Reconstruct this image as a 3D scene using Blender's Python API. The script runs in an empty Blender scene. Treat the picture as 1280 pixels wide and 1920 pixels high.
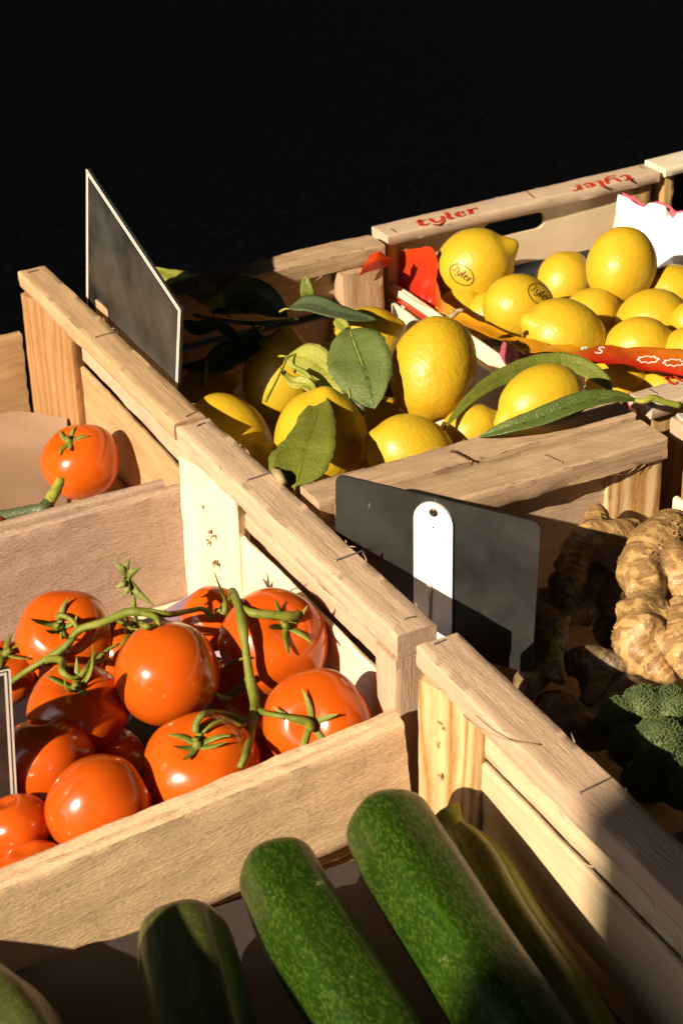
import bpy, bmesh, math, random
from mathutils import Vector, Matrix, noise
from mathutils.bvhtree import BVHTree

random.seed(7)
SC = bpy.context.scene
COL = SC.collection
V = Vector

# ------------------------------------------------------------------ camera
FPX = 3600.0
PITCH, ROLL, YAW = math.radians(30), math.radians(-1.4), math.radians(152.8)
FWD = V((math.cos(YAW)*math.cos(PITCH), math.sin(YAW)*math.cos(PITCH), -math.sin(PITCH)))
_rt = V((math.sin(YAW), -math.cos(YAW), 0))
_up = _rt.cross(FWD)
RT = _rt*math.cos(ROLL) + _up*math.sin(ROLL)
UP = -_rt*math.sin(ROLL) + _up*math.cos(ROLL)
CAM = V((0, 0, .9)) - FWD*1.35
cd = bpy.data.cameras.new('camera')
cam = bpy.data.objects.new('camera', cd)
COL.objects.link(cam)
cam.matrix_world = Matrix(((RT.x, UP.x, -FWD.x, CAM.x), (RT.y, UP.y, -FWD.y, CAM.y), (RT.z, UP.z, -FWD.z, CAM.z), (0, 0, 0, 1)))
cd.sensor_fit = 'VERTICAL'
cd.sensor_height = 24
cd.lens = FPX/1920*24
cd.clip_start, cd.clip_end = .02, 200
cd.dof.use_dof = True
cd.dof.focus_distance = 1.42
cd.dof.aperture_fstop = 11
SC.camera = cam

# ------------------------------------------------------------------ light
SUN_EL, SUN_AZ = math.radians(30), math.radians(110)      # SUN_AZ: the way the light travels
L = V((math.cos(SUN_AZ)*math.cos(SUN_EL), math.sin(SUN_AZ)*math.cos(SUN_EL), -math.sin(SUN_EL)))
w = bpy.data.worlds.new('World')
SC.world = w
w.use_nodes = True
nt = w.node_tree
sky = nt.nodes.new('ShaderNodeTexSky')
sky.sky_type = 'NISHITA'
sky.sun_disc = False
sky.sun_elevation = SUN_EL
sky.sun_rotation = math.atan2(-L.x, -L.y)
nt.links.new(sky.outputs[0], nt.nodes['Background'].inputs[0])
nt.nodes['Background'].inputs[1].default_value = .105
sl = bpy.data.lights.new('sun', 'SUN')
sl.energy = 5.0
sl.angle = math.radians(.53)
sl.color = (1, .85, .62)
so = bpy.data.objects.new('sun', sl)
COL.objects.link(so)
so.rotation_euler = L.to_track_quat('-Z', 'Y').to_euler()
so.location = V((0, 0, 3)) - L*3
SC.view_settings.view_transform = 'Standard'
SC.view_settings.look = 'None'
SC.view_settings.gamma = 1
SC.view_settings.exposure = 0.65
SC.view_settings.use_curve_mapping = False
SC.cycles.max_bounces = 6
SC.cycles.use_denoising = True
SC.cycles.denoising_input_passes = 'RGB_ALBEDO_NORMAL'
SC.cycles.denoising_prefilter = 'ACCURATE'
SC.cycles.use_adaptive_sampling = False
SC.cycles.sample_clamp_indirect = 4

# ------------------------------------------------------------------ picture -> place
def ray(x, y):
    return FWD + RT*((x-640)/FPX) - UP*((y-960)/FPX)
def at(x, y, z=.9):
    d = ray(x, y)
    return CAM + d*((z-CAM.z)/d.z)
def onu(x, y, u):
    d = ray(x, y)
    return CAM + d*((u-CAM.x)/d.x)
def onv(x, y, v):
    d = ray(x, y)
    return CAM + d*((v-CAM.y)/d.y)
def depth(p):
    return (p-CAM).dot(FWD)

# ------------------------------------------------------------------ materials
MATS = {}
class NT:
    def __init__(s, name):
        s.m = bpy.data.materials.new(name)
        s.m.use_nodes = True
        s.t = s.m.node_tree
        s.b = s.t.nodes['Principled BSDF']
        s.out = s.t.nodes['Material Output']
    def n(s, typ, **kw):
        nd = s.t.nodes.new(typ)
        for k, v in kw.items():
            if k.startswith('i_'):
                key = k[2:]
                key = int(key) if key.isdigit() else key
                nd.inputs[key].default_value = v
            else:
                setattr(nd, k, v)
        return nd
    def l(s, a, b):
        s.t.links.new(a, b)
    def coord(s, which='Object', scale=(1, 1, 1), rnd=0.0):
        tc = s.n('ShaderNodeTexCoord')
        mp = s.n('ShaderNodeMapping')
        mp.inputs['Scale'].default_value = scale
        s.l(tc.outputs[which], mp.inputs['Vector'])
        if rnd:
            oi = s.n('ShaderNodeObjectInfo')
            cx = s.n('ShaderNodeCombineXYZ')
            for i, k in enumerate((1.0, 1.7, 2.3)):
                mu = s.n('ShaderNodeMath', operation='MULTIPLY', i_1=k*rnd)
                s.l(oi.outputs['Random'], mu.inputs[0])
                s.l(mu.outputs[0], cx.inputs[i])
            s.l(cx.outputs[0], mp.inputs['Location'])
        return mp.outputs[0]
    def noise(s, vec, scale, detail=3, rough=.55, dist=0.0):
        nd = s.n('ShaderNodeTexNoise')
        nd.inputs['Scale'].default_value = scale
        nd.inputs['Detail'].default_value = detail
        nd.inputs['Roughness'].default_value = rough
        nd.inputs['Distortion'].default_value = dist
        s.l(vec, nd.inputs['Vector'])
        return nd.outputs['Fac']
    def ramp(s, fac, stops):
        r = s.n('ShaderNodeValToRGB')
        el = r.color_ramp.elements
        while len(el) < len(stops):
            el.new(.5)
        for e, (p, c) in zip(el, stops):
            e.position = p
            e.color = c if len(c) == 4 else (*c, 1)
        s.l(fac, r.inputs[0])
        return r.outputs[0]
    def grey(s, fac, a, b):
        return s.ramp(fac, [(a, (0, 0, 0)), (b, (1, 1, 1))])
    def mix(s, fac, a, b, blend='MIX'):
        m = s.n('ShaderNodeMix', data_type='RGBA', blend_type=blend)
        for val, idx in ((fac, 0), (a, 6), (b, 7)):
            if isinstance(val, (int, float)):
                m.inputs[idx].default_value = val
            elif isinstance(val, tuple):
                m.inputs[idx].default_value = val if len(val) == 4 else (*val, 1)
            else:
                s.l(val, m.inputs[idx])
        return m.outputs[2]
    def math(s, op, a, b=0.0):
        m = s.n('ShaderNodeMath', operation=op)
        for i, val in ((0, a), (1, b)):
            if isinstance(val, (int, float)):
                m.inputs[i].default_value = val
            else:
                s.l(val, m.inputs[i])
        return m.outputs[0]
    def bump(s, h, strength, dist, prev=None):
        b = s.n('ShaderNodeBump')
        b.inputs['Strength'].default_value = strength
        b.inputs['Distance'].default_value = dist
        s.l(h, b.inputs['Height'])
        if prev is not None:
            s.l(prev, b.inputs['Normal'])
        return b.outputs[0]
    def fin(s, col=None, rough=None, normal=None, **kw):
        for val, key in ((col, 'Base Color'), (rough, 'Roughness'), (normal, 'Normal')):
            if val is None:
                continue
            if isinstance(val, (int, float)):
                s.b.inputs[key].default_value = val
            elif isinstance(val, tuple):
                s.b.inputs[key].default_value = (*val, 1)
            else:
                s.l(val, s.b.inputs[key])
        for k, v in kw.items():
            s.b.inputs[k].default_value = v
        return s.m

def wood(name, light, dark, ring=260, ringmix=.5, fuzz=.4, fibre=.5, stain=.25, straincol=(.16, .12, .03), rough=.75, spots=.0, saw=0.0):
    """sawn softwood / veneer: grain runs along the object's own X"""
    t = NT(name)
    p = t.coord('Object', (1, 1, 1), 3.0)
    sep = t.n('ShaderNodeSeparateXYZ')
    t.l(p, sep.inputs[0])
    pl = t.n('ShaderNodeMapping')
    pl.inputs['Scale'].default_value = (.12, 1, 1)
    t.l(p, pl.inputs['Vector'])
    warp = t.noise(pl.outputs[0], 26, 2, .5)
    # growth rings: planes across y/z bent by slow noise
    s = t.math('ADD', t.math('MULTIPLY', sep.outputs[1], 1.0), t.math('MULTIPLY', sep.outputs[2], .62))
    s = t.math('ADD', s, t.math('MULTIPLY', warp, .05))
    ph = t.math('SINE', t.math('MULTIPLY', s, ring*6.283*.45))
    rings = t.ramp(t.math('ADD', t.math('MULTIPLY', ph, .5), .5), [(.1, (0, 0, 0)), (.75, (.55, .55, .55)), (1, (1, 1, 1))])
    pf = t.n('ShaderNodeMapping')
    pf.inputs['Scale'].default_value = (.05, 1, 1)
    t.l(p, pf.inputs['Vector'])
    fib = t.noise(pf.outputs[0], 900, 4, .65)
    fib2 = t.noise(pf.outputs[0], 240, 3, .6)
    blot = t.noise(p, 22, 4, .6)
    c = t.mix(t.math('MULTIPLY', rings, ringmix), light, dark)
    c = t.mix(t.math('MULTIPLY', t.grey(fib2, .42, .7), fibre*.75), c, tuple(x*.62 for x in dark))
    c = t.mix(t.math('MULTIPLY', t.grey(fib, .5, .68), fibre*.5), c, tuple(min(1, x*1.25) for x in light))
    c = t.mix(t.math('MULTIPLY', t.grey(blot, .45, .75), .35), c, tuple(x*.8 for x in dark))
    if stain:
        st = t.math('MULTIPLY', t.grey(t.noise(pl.outputs[0], 48, 5, .7), .62, .75), stain)
        c = t.mix(st, c, straincol)
    if spots:
        pv = t.n('ShaderNodeMapping')
        pv.inputs['Scale'].default_value = (.35, 1, 1)
        t.l(p, pv.inputs['Vector'])
        vor = t.n('ShaderNodeTexVoronoi')
        vor.inputs['Scale'].default_value = 70
        t.l(pv.outputs[0], vor.inputs['Vector'])
        k = t.math('MULTIPLY', t.grey(vor.outputs['Distance'], .16, .05), spots)
        k = t.math('MULTIPLY', k, t.grey(blot, .5, .56))
        c = t.mix(k, c, (.07, .035, .015))
    # height: long fibres + short fuzzy tear-out + saw marks
    pz = t.n('ShaderNodeMapping')
    pz.inputs['Scale'].default_value = (.28, 1, 1)
    t.l(p, pz.inputs['Vector'])
    fz = t.noise(pz.outputs[0], 950, 4, .7, .3)
    fz2 = t.noise(pz.outputs[0], 330, 3, .6, .2)
    h = t.math('ADD', t.math('MULTIPLY', fib, fibre), t.math('MULTIPLY', fz, fuzz*.9))
    h = t.math('ADD', h, t.math('MULTIPLY', fz2, fuzz*.6))
    if saw:
        sw = t.math('SINE', t.math('ADD', t.math('MULTIPLY', sep.outputs[2], 1500), t.math('MULTIPLY', warp, 9)))
        h = t.math('ADD', h, t.math('MULTIPLY', sw, saw))
        c = t.mix(t.math('MULTIPLY', t.grey(fz, .52, .66), .35), c, tuple(min(1, x*1.35) for x in light))
        c = t.mix(t.math('MULTIPLY', t.grey(fz2, .55, .7), .35), c, tuple(x*.6 for x in dark))
    c = t.mix(t.math('MULTIPLY', t.grey(fz, .51, .58), .55*fuzz), c, tuple(x*.55 for x in dark))
    c = t.mix(t.math('MULTIPLY', t.grey(fz, .49, .42), .5*fuzz), c, tuple(min(1, x*1.3) for x in light))
    n = t.bump(h, .7, .0012)
    return t.fin(c, rough, n, **{'Specular IOR Level': .25})

MATS['rail'] = wood('rough_rail_wood', (.61, .425, .29), (.50, .335, .215), 190, .45, .6, .7, .22, (.24, .13, .05))
MATS['rail_grey'] = wood('weathered_rail_wood', (.55, .375, .24), (.40, .255, .15), 170, .45, .6, .8, .2, (.14, .09, .03))
MATS['board'] = wood('sawn_board_wood', (.77, .53, .32), (.64, .43, .24), 60, .25, 1.25, .55, .35, (.20, .15, .02), saw=.14)
MATS['board_pink'] = wood('fuzzy_board_wood', (.54, .365, .27), (.44, .28, .195), 50, .25, 1.3, .5, .12, saw=.05)
MATS['slat'] = wood('pale_veneer_wood', (.80, .69, .52), (.72, .58, .40), 90, .25, .2, .5, .0)
MATS['slat_honey'] = wood('honey_veneer_wood', (.70, .54, .35), (.58, .41, .23), 90, .4, .25, .55, .1)
MATS['slat_warm'] = wood('warm_veneer_wood', (.52, .34, .18), (.40, .235, .10), 100, .5, .25, .6, .1)
MATS['post_pale'] = wood('pale_post_wood', (.80, .69, .50), (.71, .56, .36), 75, .4, .3, .6, .0, spots=.0)
MATS['post_stripe'] = wood('striped_post_wood', (.70, .50, .27), (.36, .165, .035), 200, 1.0, .25, .45, .0)
MATS['post_red'] = wood('reddish_post_wood', (.42, .23, .10), (.28, .13, .045), 230, .8, .25, .5, .0)
MATS['rail_warm'] = wood('warm_rail_wood', (.56, .37, .21), (.44, .27, .135), 170, .55, .45, .6, .12)
MATS['pine'] = wood('planed_pine', (.62, .42, .21), (.42, .235, .085), 190, .9, .15, .4, .0)
MATS['ply'] = wood('poplar_veneer', (.82, .65, .46), (.75, .56, .38), 40, .3, .1, .25, .0, rough=.6)
MATS['rail_ply'] = wood('planed_poplar_rail', (.62, .46, .34), (.54, .38, .27), 70, .3, .25, .5, .0)
MATS['rail_white'] = wood('pale_poplar_rail', (.78, .68, .54), (.72, .60, .46), 70, .3, .2, .5, .0)
MATS['floor'] = wood('crate_floor_wood', (.48, .31, .18), (.34, .2, .1), 90, .5, .4, .6, .3)

def simple(name, col, rough=.5, nscale=0, namt=.2, bump=0, **kw):
    t = NT(name)
    c = col
    n = None
    if nscale:
        p = t.coord('Object', (1, 1, 1), 2)
        f = t.noise(p, nscale, 4, .6)
        c = t.mix(f, tuple(x*(1-namt) for x in col), tuple(min(1, x*(1+namt)) for x in col))
        if bump:
            n = t.bump(f, bump, .001)
    return t.fin(c, rough, n, **kw)

MATS['steel'] = simple('staple_steel', (.34, .31, .29), .38, 300, .3, Metallic=.8)
MATS['copper'] = simple('copper_wire', (.26, .13, .07), .35, 300, .3, Metallic=.8)
MATS['red_ink'] = simple('red_ink', (.58, .035, .012), .6, 900, .25)
MATS['black_ink'] = simple('black_ink', (.06, .035, .01), .5)
MATS['white_plastic'] = simple('white_plastic', (.80, .79, .78), .35, 40, .05)
MATS['rivet'] = simple('rivet_metal', (.10, .08, .06), .35, Metallic=.9)
MATS['white_card'] = simple('white_card', (.80, .76, .70), .6, 60, .06)
MATS['kraft'] = simple('kraft_paper', (.30, .19, .12), .8, 120, .12, .3)
MATS['lavender'] = simple('lavender_tray_paper', (.40, .28, .38), .8, 500, .1, .3)
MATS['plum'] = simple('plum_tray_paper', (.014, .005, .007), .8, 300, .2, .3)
MATS['white_paper'] = simple('white_liner_paper', (.86, .85, .84), .55, 60, .04, .2)
MATS['pink_paper'] = simple('pink_liner_paper', (.50, .10, .16), .45, 80, .2)
MATS['grey_paper'] = simple('grey_liner_paper', (.040, .031, .028), .8, 150, .2, .3)
MATS['film'] = simple('clear_film_scrap', (.7, .68, .66), .2, 200, .1)
MATS['dark_blocker'] = simple('dark_blocker', (.05, .045, .045), .9, 8, .2)  # kept dark so the added masses bounce little light
MATS['canvas'] = simple('awning_canvas', (.04, .05, .045), .9, 40, .2)
MATS['plaster'] = simple('wall_plaster', (.35, .31, .27), .9, 6, .2, .3)

def mk_card(name, base, rough):
    t = NT(name)
    p = t.coord('Object')
    cl = t.noise(p, 16, 4, .6)
    ps = t.n('ShaderNodeMapping')
    ps.inputs['Scale'].default_value = (1, .12, .12)
    ps.inputs['Rotation'].default_value = (.3, .5, .6)
    t.l(p, ps.inputs['Vector'])
    sc = t.grey(t.noise(ps.outputs[0], 420, 2, .5), .755, .79)
    sp = t.grey(t.noise(p, 520, 2, .5), .79, .82)
    c = t.mix(t.grey(cl, .35, .65), tuple(x*.6 for x in base), tuple(x*2.4 for x in base))
    c = t.mix(t.math('MULTIPLY', sc, .35), c, (.35, .34, .32))
    c = t.mix(t.math('MULTIPLY', sp, .5), c, (.5, .48, .45))
    r = t.math('ADD', t.math('MULTIPLY', cl, .45), rough-.08)
    return t.fin(c, r, t.bump(cl, .1, .001))
MATS['slate'] = mk_card('dark_slate_card', (.024, .023, .021), .2)
MATS['black_card'] = mk_card('matt_black_card', (.010, .0095, .009), .42)

def mk_tomato(name, deep=False):
    t = NT(name)
    p = t.coord('Object', (1, 1, 1), 1)
    oi = t.n('ShaderNodeObjectInfo')
    base = t.ramp(oi.outputs['Random'], [(0, (.58, .056, .003)), (.5, (.59, .068, .003)), (1, (.55, .045, .003))])
    f = t.noise(p, 34, 3, .5)
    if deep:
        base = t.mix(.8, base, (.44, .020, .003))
    c = t.mix(t.math('MULTIPLY', t.grey(f, .35, .7), .6), base, (.63, .085, .004))
    sz = t.n('ShaderNodeSeparateXYZ')
    t.l(p, sz.inputs[0])
    sh = t.math('MULTIPLY', t.grey(t.math('ADD', sz.outputs[2], t.math('MULTIPLY', f, .012)), .024, .044), .45)
    c = t.mix(sh, c, (.60, .13, .008))
    pst = t.n('ShaderNodeMapping')
    pst.inputs['Scale'].default_value = (1, 1, .15)
    t.l(p, pst.inputs['Vector'])
    strk = t.grey(t.noise(pst.outputs[0], 130, 3, .6), .5, .75)
    c = t.mix(t.math('MULTIPLY', strk, .2), c, (.64, .115, .006))
    scr = t.grey(t.noise(p, 95, 5, .75), .715, .74)
    c = t.mix(t.math('MULTIPLY', scr, .5), c, (.34, .13, .03))
    sp = t.grey(t.noise(p, 260, 2, .5), .755, .79)
    c = t.mix(t.math('MULTIPLY', sp, .55), c, (.22, .03, .004))
    sp2 = t.grey(t.noise(p, 420, 1, .5), .76, .80)
    c = t.mix(t.math('MULTIPLY', sp2, .4), c, (.8, .25, .05))
    n = t.bump(t.noise(p, 60, 2, .5), .06, .002)
    return t.fin(c, .20, n, **{'Subsurface Weight': .10, 'Subsurface Radius': (.006, .0015, .0006), 'Subsurface Scale': 1.0, 'Specular IOR Level': .55, 'Coat Weight': .25, 'Coat Roughness': .08})
MATS['tomato'] = mk_tomato('tomato_skin')
MATS['tomato_deep'] = mk_tomato('deep_red_tomato_skin', True)  # deeper red copy: part variation, part shade put into colour on shadowed tomatoes

def mk_lemon(name, base, deep, bumpk, rough=.36):
    t = NT(name)
    p = t.coord('Object', (1, 1, 1), 1)
    f = t.noise(p, 28, 3, .55)
    oi = t.n('ShaderNodeObjectInfo')
    c = t.mix(t.grey(f, .3, .75), base, deep)
    c = t.mix(t.math('MULTIPLY', oi.outputs['Random'], .35), c, deep)
    sz = t.n('ShaderNodeSeparateXYZ')
    t.l(p, sz.inputs[0])
    tip = t.grey(t.math('ADD', t.math('ABSOLUTE', sz.outputs[2]), t.math('MULTIPLY', f, .012)), .036, .052)
    c = t.mix(t.math('MULTIPLY', tip, .35), c, (.50, .42, .03))
    vor = t.n('ShaderNodeTexVoronoi')
    vor.inputs['Scale'].default_value = 620
    t.l(p, vor.inputs['Vector'])
    pore = t.grey(vor.outputs['Distance'], .25, .0)
    c = t.mix(t.math('MULTIPLY', pore, .22), c, tuple(x*.72 for x in deep))
    sc = t.grey(t.noise(p, 150, 3, .6), .735, .77)
    c = t.mix(t.math('MULTIPLY', sc, .55), c, (.30, .15, .02))
    h = t.math('ADD', t.math('MULTIPLY', pore, -.45), t.math('MULTIPLY', t.noise(p, 240, 3, .5), 1.0))
    h = t.math('ADD', h, t.math('MULTIPLY', t.noise(p, 90, 2, .5), .7))
    n = t.bump(h, bumpk, .0022)
    return t.fin(c, rough, n, **{'Subsurface Weight': .10, 'Subsurface Radius': (.004, .002, .0004), 'Subsurface Scale': 1.0, 'Specular IOR Level': .5})
MATS['lemon'] = mk_lemon('waxy_lemon_peel', (.73, .455, .026), (.66, .365, .012), .24, .38)
MATS['lemon_rough'] = mk_lemon('bumpy_lemon_peel', (.69, .405, .015), (.61, .32, .008), .32, .40)

def mk_leaf(name, base, back, vein, transl=.25, gloss=.5, dustk=.05):
    t = NT(name)
    uv = t.n('ShaderNodeUVMap')
    sep = t.n('ShaderNodeSeparateXYZ')
    t.l(uv.outputs[0], sep.inputs[0])
    p = t.coord('Object')
    f = t.noise(p, 90, 4, .6)
    s = t.math('ABSOLUTE', t.math('SUBTRACT', sep.outputs[1], .5))
    ph = t.math('SUBTRACT', t.math('MULTIPLY', sep.outputs[0], 11), t.math('MULTIPLY', s, 7))
    ph = t.math('ADD', ph, t.math('MULTIPLY', f, .5))
    tri = t.math('ABSOLUTE', t.math('SUBTRACT', t.math('FRACT', ph), .5))
    side = t.math('MULTIPLY', t.grey(tri, .10, .0), .6)
    mid = t.grey(s, .04, .012)
    vv = t.math('MAXIMUM', side, mid)
    c = t.mix(t.grey(f, .35, .7), base, tuple(x*.7 for x in base))
    geo = t.n('ShaderNodeNewGeometry')
    dust = t.grey(t.noise(p, 300, 3, .7), .60, .72)
    c = t.mix(t.math('MULTIPLY', dust, dustk), c, (.22, .22, .12))
    c = t.mix(vv, c, vein)
    net = t.n('ShaderNodeTexVoronoi', feature='DISTANCE_TO_EDGE')
    net.inputs['Scale'].default_value = 330
    t.l(p, net.inputs['Vector'])
    h = t.math('ADD', t.math('MULTIPLY', vv, -.6), t.math('MULTIPLY', f, .9))
    h = t.math('ADD', h, t.math('MULTIPLY', t.grey(net.outputs['Distance'], 0, .12), .12))
    n = t.bump(h, .8, .002)
    t.fin(c, gloss, n, **{'Specular IOR Level': .5})
    tr = t.n('ShaderNodeBsdfTranslucent')
    t.l(t.mix(.5, c, back), tr.inputs[0])
    t.l(n, tr.inputs['Normal'])
    mx = t.n('ShaderNodeMixShader')
    mx.inputs[0].default_value = transl
    t.l(t.b.outputs[0], mx.inputs[1])
    t.l(tr.outputs[0], mx.inputs[2])
    t.l(mx.outputs[0], t.out.inputs[0])
    return t.m
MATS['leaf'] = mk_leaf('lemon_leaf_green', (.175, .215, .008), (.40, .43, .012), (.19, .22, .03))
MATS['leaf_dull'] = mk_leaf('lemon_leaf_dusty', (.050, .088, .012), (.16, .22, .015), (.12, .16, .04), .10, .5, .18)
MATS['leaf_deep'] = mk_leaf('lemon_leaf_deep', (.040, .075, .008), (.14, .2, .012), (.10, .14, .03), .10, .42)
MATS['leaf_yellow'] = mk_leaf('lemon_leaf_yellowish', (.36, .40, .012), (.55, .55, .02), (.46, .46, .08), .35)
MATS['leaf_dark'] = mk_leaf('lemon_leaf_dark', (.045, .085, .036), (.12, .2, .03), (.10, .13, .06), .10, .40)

def mk_stem(name, a, b):
    t = NT(name)
    p = t.coord('Object')
    f = t.noise(p, 260, 4, .65)
    g = t.noise(p, 60, 2, .5)
    c = t.mix(t.grey(g, .35, .65), a, b)
    c = t.mix(t.math('MULTIPLY', t.grey(f, .55, .72), .6), c, tuple(x*.35 for x in a))
    return t.fin(c, .6, t.bump(f, .5, .001))
MATS['vine'] = mk_stem('vine_green', (.135, .165, .013), (.22, .225, .025))
MATS['vine_dull'] = mk_stem('vine_grey_green', (.15, .16, .03), (.22, .23, .04))
MATS['twig'] = mk_stem('lemon_twig', (.20, .24, .02), (.34, .34, .04))
MATS['twig_brown'] = mk_stem('dry_twig', (.26, .17, .08), (.40, .30, .16))
MATS['stalk'] = mk_stem('thick_stalk', (.22, .24, .02), (.36, .36, .05))

def mk_zuc(name, dark, mid, fleck):
    t = NT(name)
    p = t.coord('Object', (1, 1, 1), 1)
    ps = t.n('ShaderNodeMapping')
    ps.inputs['Scale'].default_value = (.5, 1, 1)
    t.l(p, ps.inputs['Vector'])
    big = t.noise(ps.outputs[0], 36, 3, .6)
    c = t.mix(t.grey(big, .25, .8), dark, mid)
    vor = t.n('ShaderNodeTexVoronoi')
    vor.inputs['Scale'].default_value = 820
    t.l(ps.outputs[0], vor.inputs['Vector'])
    bw = t.n('ShaderNodeSeparateColor')
    t.l(vor.outputs['Color'], bw.inputs[0])
    fl = t.math('MULTIPLY', t.grey(vor.outputs['Distance'], .34, .16), t.grey(bw.outputs[0], .55, .9))
    c = t.mix(t.math('MULTIPLY', fl, .38), c, fleck)
    sx = t.n('ShaderNodeMapping')
    sx.inputs['Scale'].default_value = (.1, 1, 1)
    t.l(p, sx.inputs['Vector'])
    st = t.grey(t.noise(sx.outputs[0], 120, 3, .6), .60, .72)
    c = t.mix(t.math('MULTIPLY', st, .6), c, tuple(x*1.9 for x in mid))
    scar = t.grey(t.noise(p, 75, 4, .7), .71, .745)
    c = t.mix(t.math('MULTIPLY', scar, .6), c, (.30, .28, .16))
    h = t.math('ADD', t.math('MULTIPLY', fl, .5), t.noise(ps.outputs[0], 150, 3, .6))
    return t.fin(c, .30, t.bump(h, .28, .0016), **{'Specular IOR Level': .5})
MATS['zuc'] = mk_zuc('courgette_skin', (.010, .030, .002), (.019, .052, .003), (.12, .175, .02))
MATS['zuc_dull_skylit'] = mk_zuc('courgette_skin_dull_skylit', (.045, .048, .014), (.070, .075, .020), (.14, .15, .03))  # dusty olive brown, lightened to paint dim sky light on shaded courgettes
MATS['zuc_yellow'] = mk_zuc('courgette_neck_skin', (.10, .115, .012), (.18, .18, .02), (.26, .26, .05))

def mk_ginger(name, a, b, cdk):
    t = NT(name)
    p = t.coord('Object', (1, 1, 1), 1)
    at_ = t.n('ShaderNodeAttribute', attribute_name='ring')
    f = t.noise(p, 70, 4, .65)
    ph = t.math('ADD', t.math('MULTIPLY', at_.outputs['Fac'], 1.7), t.math('MULTIPLY', f, .9))
    tri = t.math('ABSOLUTE', t.math('SUBTRACT', t.math('FRACT', ph), .5))
    ringl = t.math('MULTIPLY', t.grey(tri, .13, .0), t.grey(t.noise(p, 110, 2, .5), .36, .52))
    c = t.mix(t.grey(f, .32, .7), a, b)
    c = t.mix(t.math('MULTIPLY', ringl, .75), c, cdk)
    sc = t.grey(t.noise(p, 210, 4, .7), .64, .72)
    c = t.mix(t.math('MULTIPLY', sc, .45), c, cdk)
    h = t.math('ADD', t.math('MULTIPLY', ringl, -.8), t.math('MULTIPLY', f, 1.2))
    h = t.math('ADD', h, t.math('MULTIPLY', t.noise(p, 330, 3, .6), .35))
    return t.fin(c, .48, t.bump(h, .5, .0014), **{'Specular IOR Level': .5})
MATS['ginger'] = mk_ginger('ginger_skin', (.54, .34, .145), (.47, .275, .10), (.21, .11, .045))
MATS['ginger_shaded'] = mk_ginger('ginger_skin_shaded', (.26, .18, .10), (.19, .12, .06), (.07, .04, .02))  # darker, greyer copy of the skin: shade on covered roots put into colour

def mk_broc():
    t = NT('broccoli_buds')
    p = t.coord('Object')
    f = t.noise(p, 45, 3, .5)
    c = t.mix(t.grey(f, .35, .68), (.05, .08, .028), (.115, .145, .045))
    g = t.noise(p, 900, 2, .5)
    c = t.mix(t.math('MULTIPLY', t.grey(g, .5, .65), .5), c, (.16, .20, .06))
    return t.fin(c, .7, t.bump(g, .5, .001))
MATS['broccoli'] = mk_broc()

def mk_asphalt():
    t = NT('asphalt')
    p = t.coord('Object')
    f = t.noise(p, 4, 4, .6)
    g = t.noise(p, 160, 3, .7)
    vor = t.n('ShaderNodeTexVoronoi')
    vor.inputs['Scale'].default_value = 85
    t.l(p, vor.inputs['Vector'])
    c = t.mix(f, (.014, .0155, .023), (.024, .026, .034))
    bw = t.n('ShaderNodeRGBToBW')
    t.l(vor.outputs['Color'], bw.inputs[0])
    c = t.mix(t.math('MULTIPLY', t.grey(bw.outputs[0], .72, .95), .6), c, (.12, .12, .125))
    c = t.mix(t.math('MULTIPLY', t.grey(g, .5, .7), .5), c, (.012, .012, .014))
    return t.fin(c, .9, t.bump(g, .8, .006))
MATS['asphalt'] = mk_asphalt()

def mk_vcol(name, rough=.35):
    t = NT(name)
    a = t.n('ShaderNodeVertexColor', layer_name='print')
    p = t.coord('Object')
    f = t.noise(p, 60, 3, .5)
    c = t.mix(t.math('MULTIPLY', t.grey(f, .4, .7), .15), a.outputs[0], (.5, .06, .01))
    return t.fin(c, rough, t.bump(f, .15, .002))
MATS['printed'] = mk_vcol('printed_liner_paper')

# ------------------------------------------------------------------ object helpers
WM = {}
def link(name, me, mat=None, parent=None, M=None):
    o = bpy.data.objects.new(name, me)
    COL.objects.link(o)
    if mat is not None:
        me.materials.append(MATS[mat] if isinstance(mat, str) else mat)
    M = M or Matrix()
    o.matrix_world = M
    if parent is not None:
        o.parent = parent
        o.matrix_parent_inverse = WM[parent.name].inverted()
        o.matrix_basis = M
    WM[o.name] = M.copy()
    return o
def mesh(name, vs, fs, smooth=True):
    me = bpy.data.meshes.new(name)
    me.from_pydata([tuple(v) for v in vs], [], fs)
    me.validate()
    if smooth:
        me.polygons.foreach_set('use_smooth', [True]*len(me.polygons))
    me.update()
    return me
def thing(name, loc, label, cat, group=None):
    o = bpy.data.objects.new(name, None)
    COL.objects.link(o)
    o.empty_display_size = .03
    o.location = loc
    WM[o.name] = Matrix.Translation(V(loc))
    tag(o, label, cat, group)
    return o
def tag(o, label=None, cat=None, group=None, kind=None):
    for k, v in (('label', label), ('category', cat), ('group', group), ('kind', kind)):
        if v:
            o[k] = v
    return o
def nz(p, s, seed=0.0):
    return noise.noise(V(p)*s + V((seed, seed*1.7, -seed*.6)))

def crom(pts, n):
    """Catmull-Rom through tuples/vectors of any length, n samples per span"""
    P = [list(p) for p in pts]
    P = [[2*a-b for a, b in zip(P[0], P[1])]] + P + [[2*a-b for a, b in zip(P[-1], P[-2])]]
    out = []
    for i in range(1, len(P)-2):
        for k in range(n):
            t = k/n
            out.append([.5*((2*b) + (c-a)*t + (2*a-5*b+4*c-d)*t*t + (-a+3*b-3*c+d)*t**3)
                        for a, b, c, d in zip(P[i-1], P[i], P[i+1], P[i+2])])
    out.append(P[-2])
    return out

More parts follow.
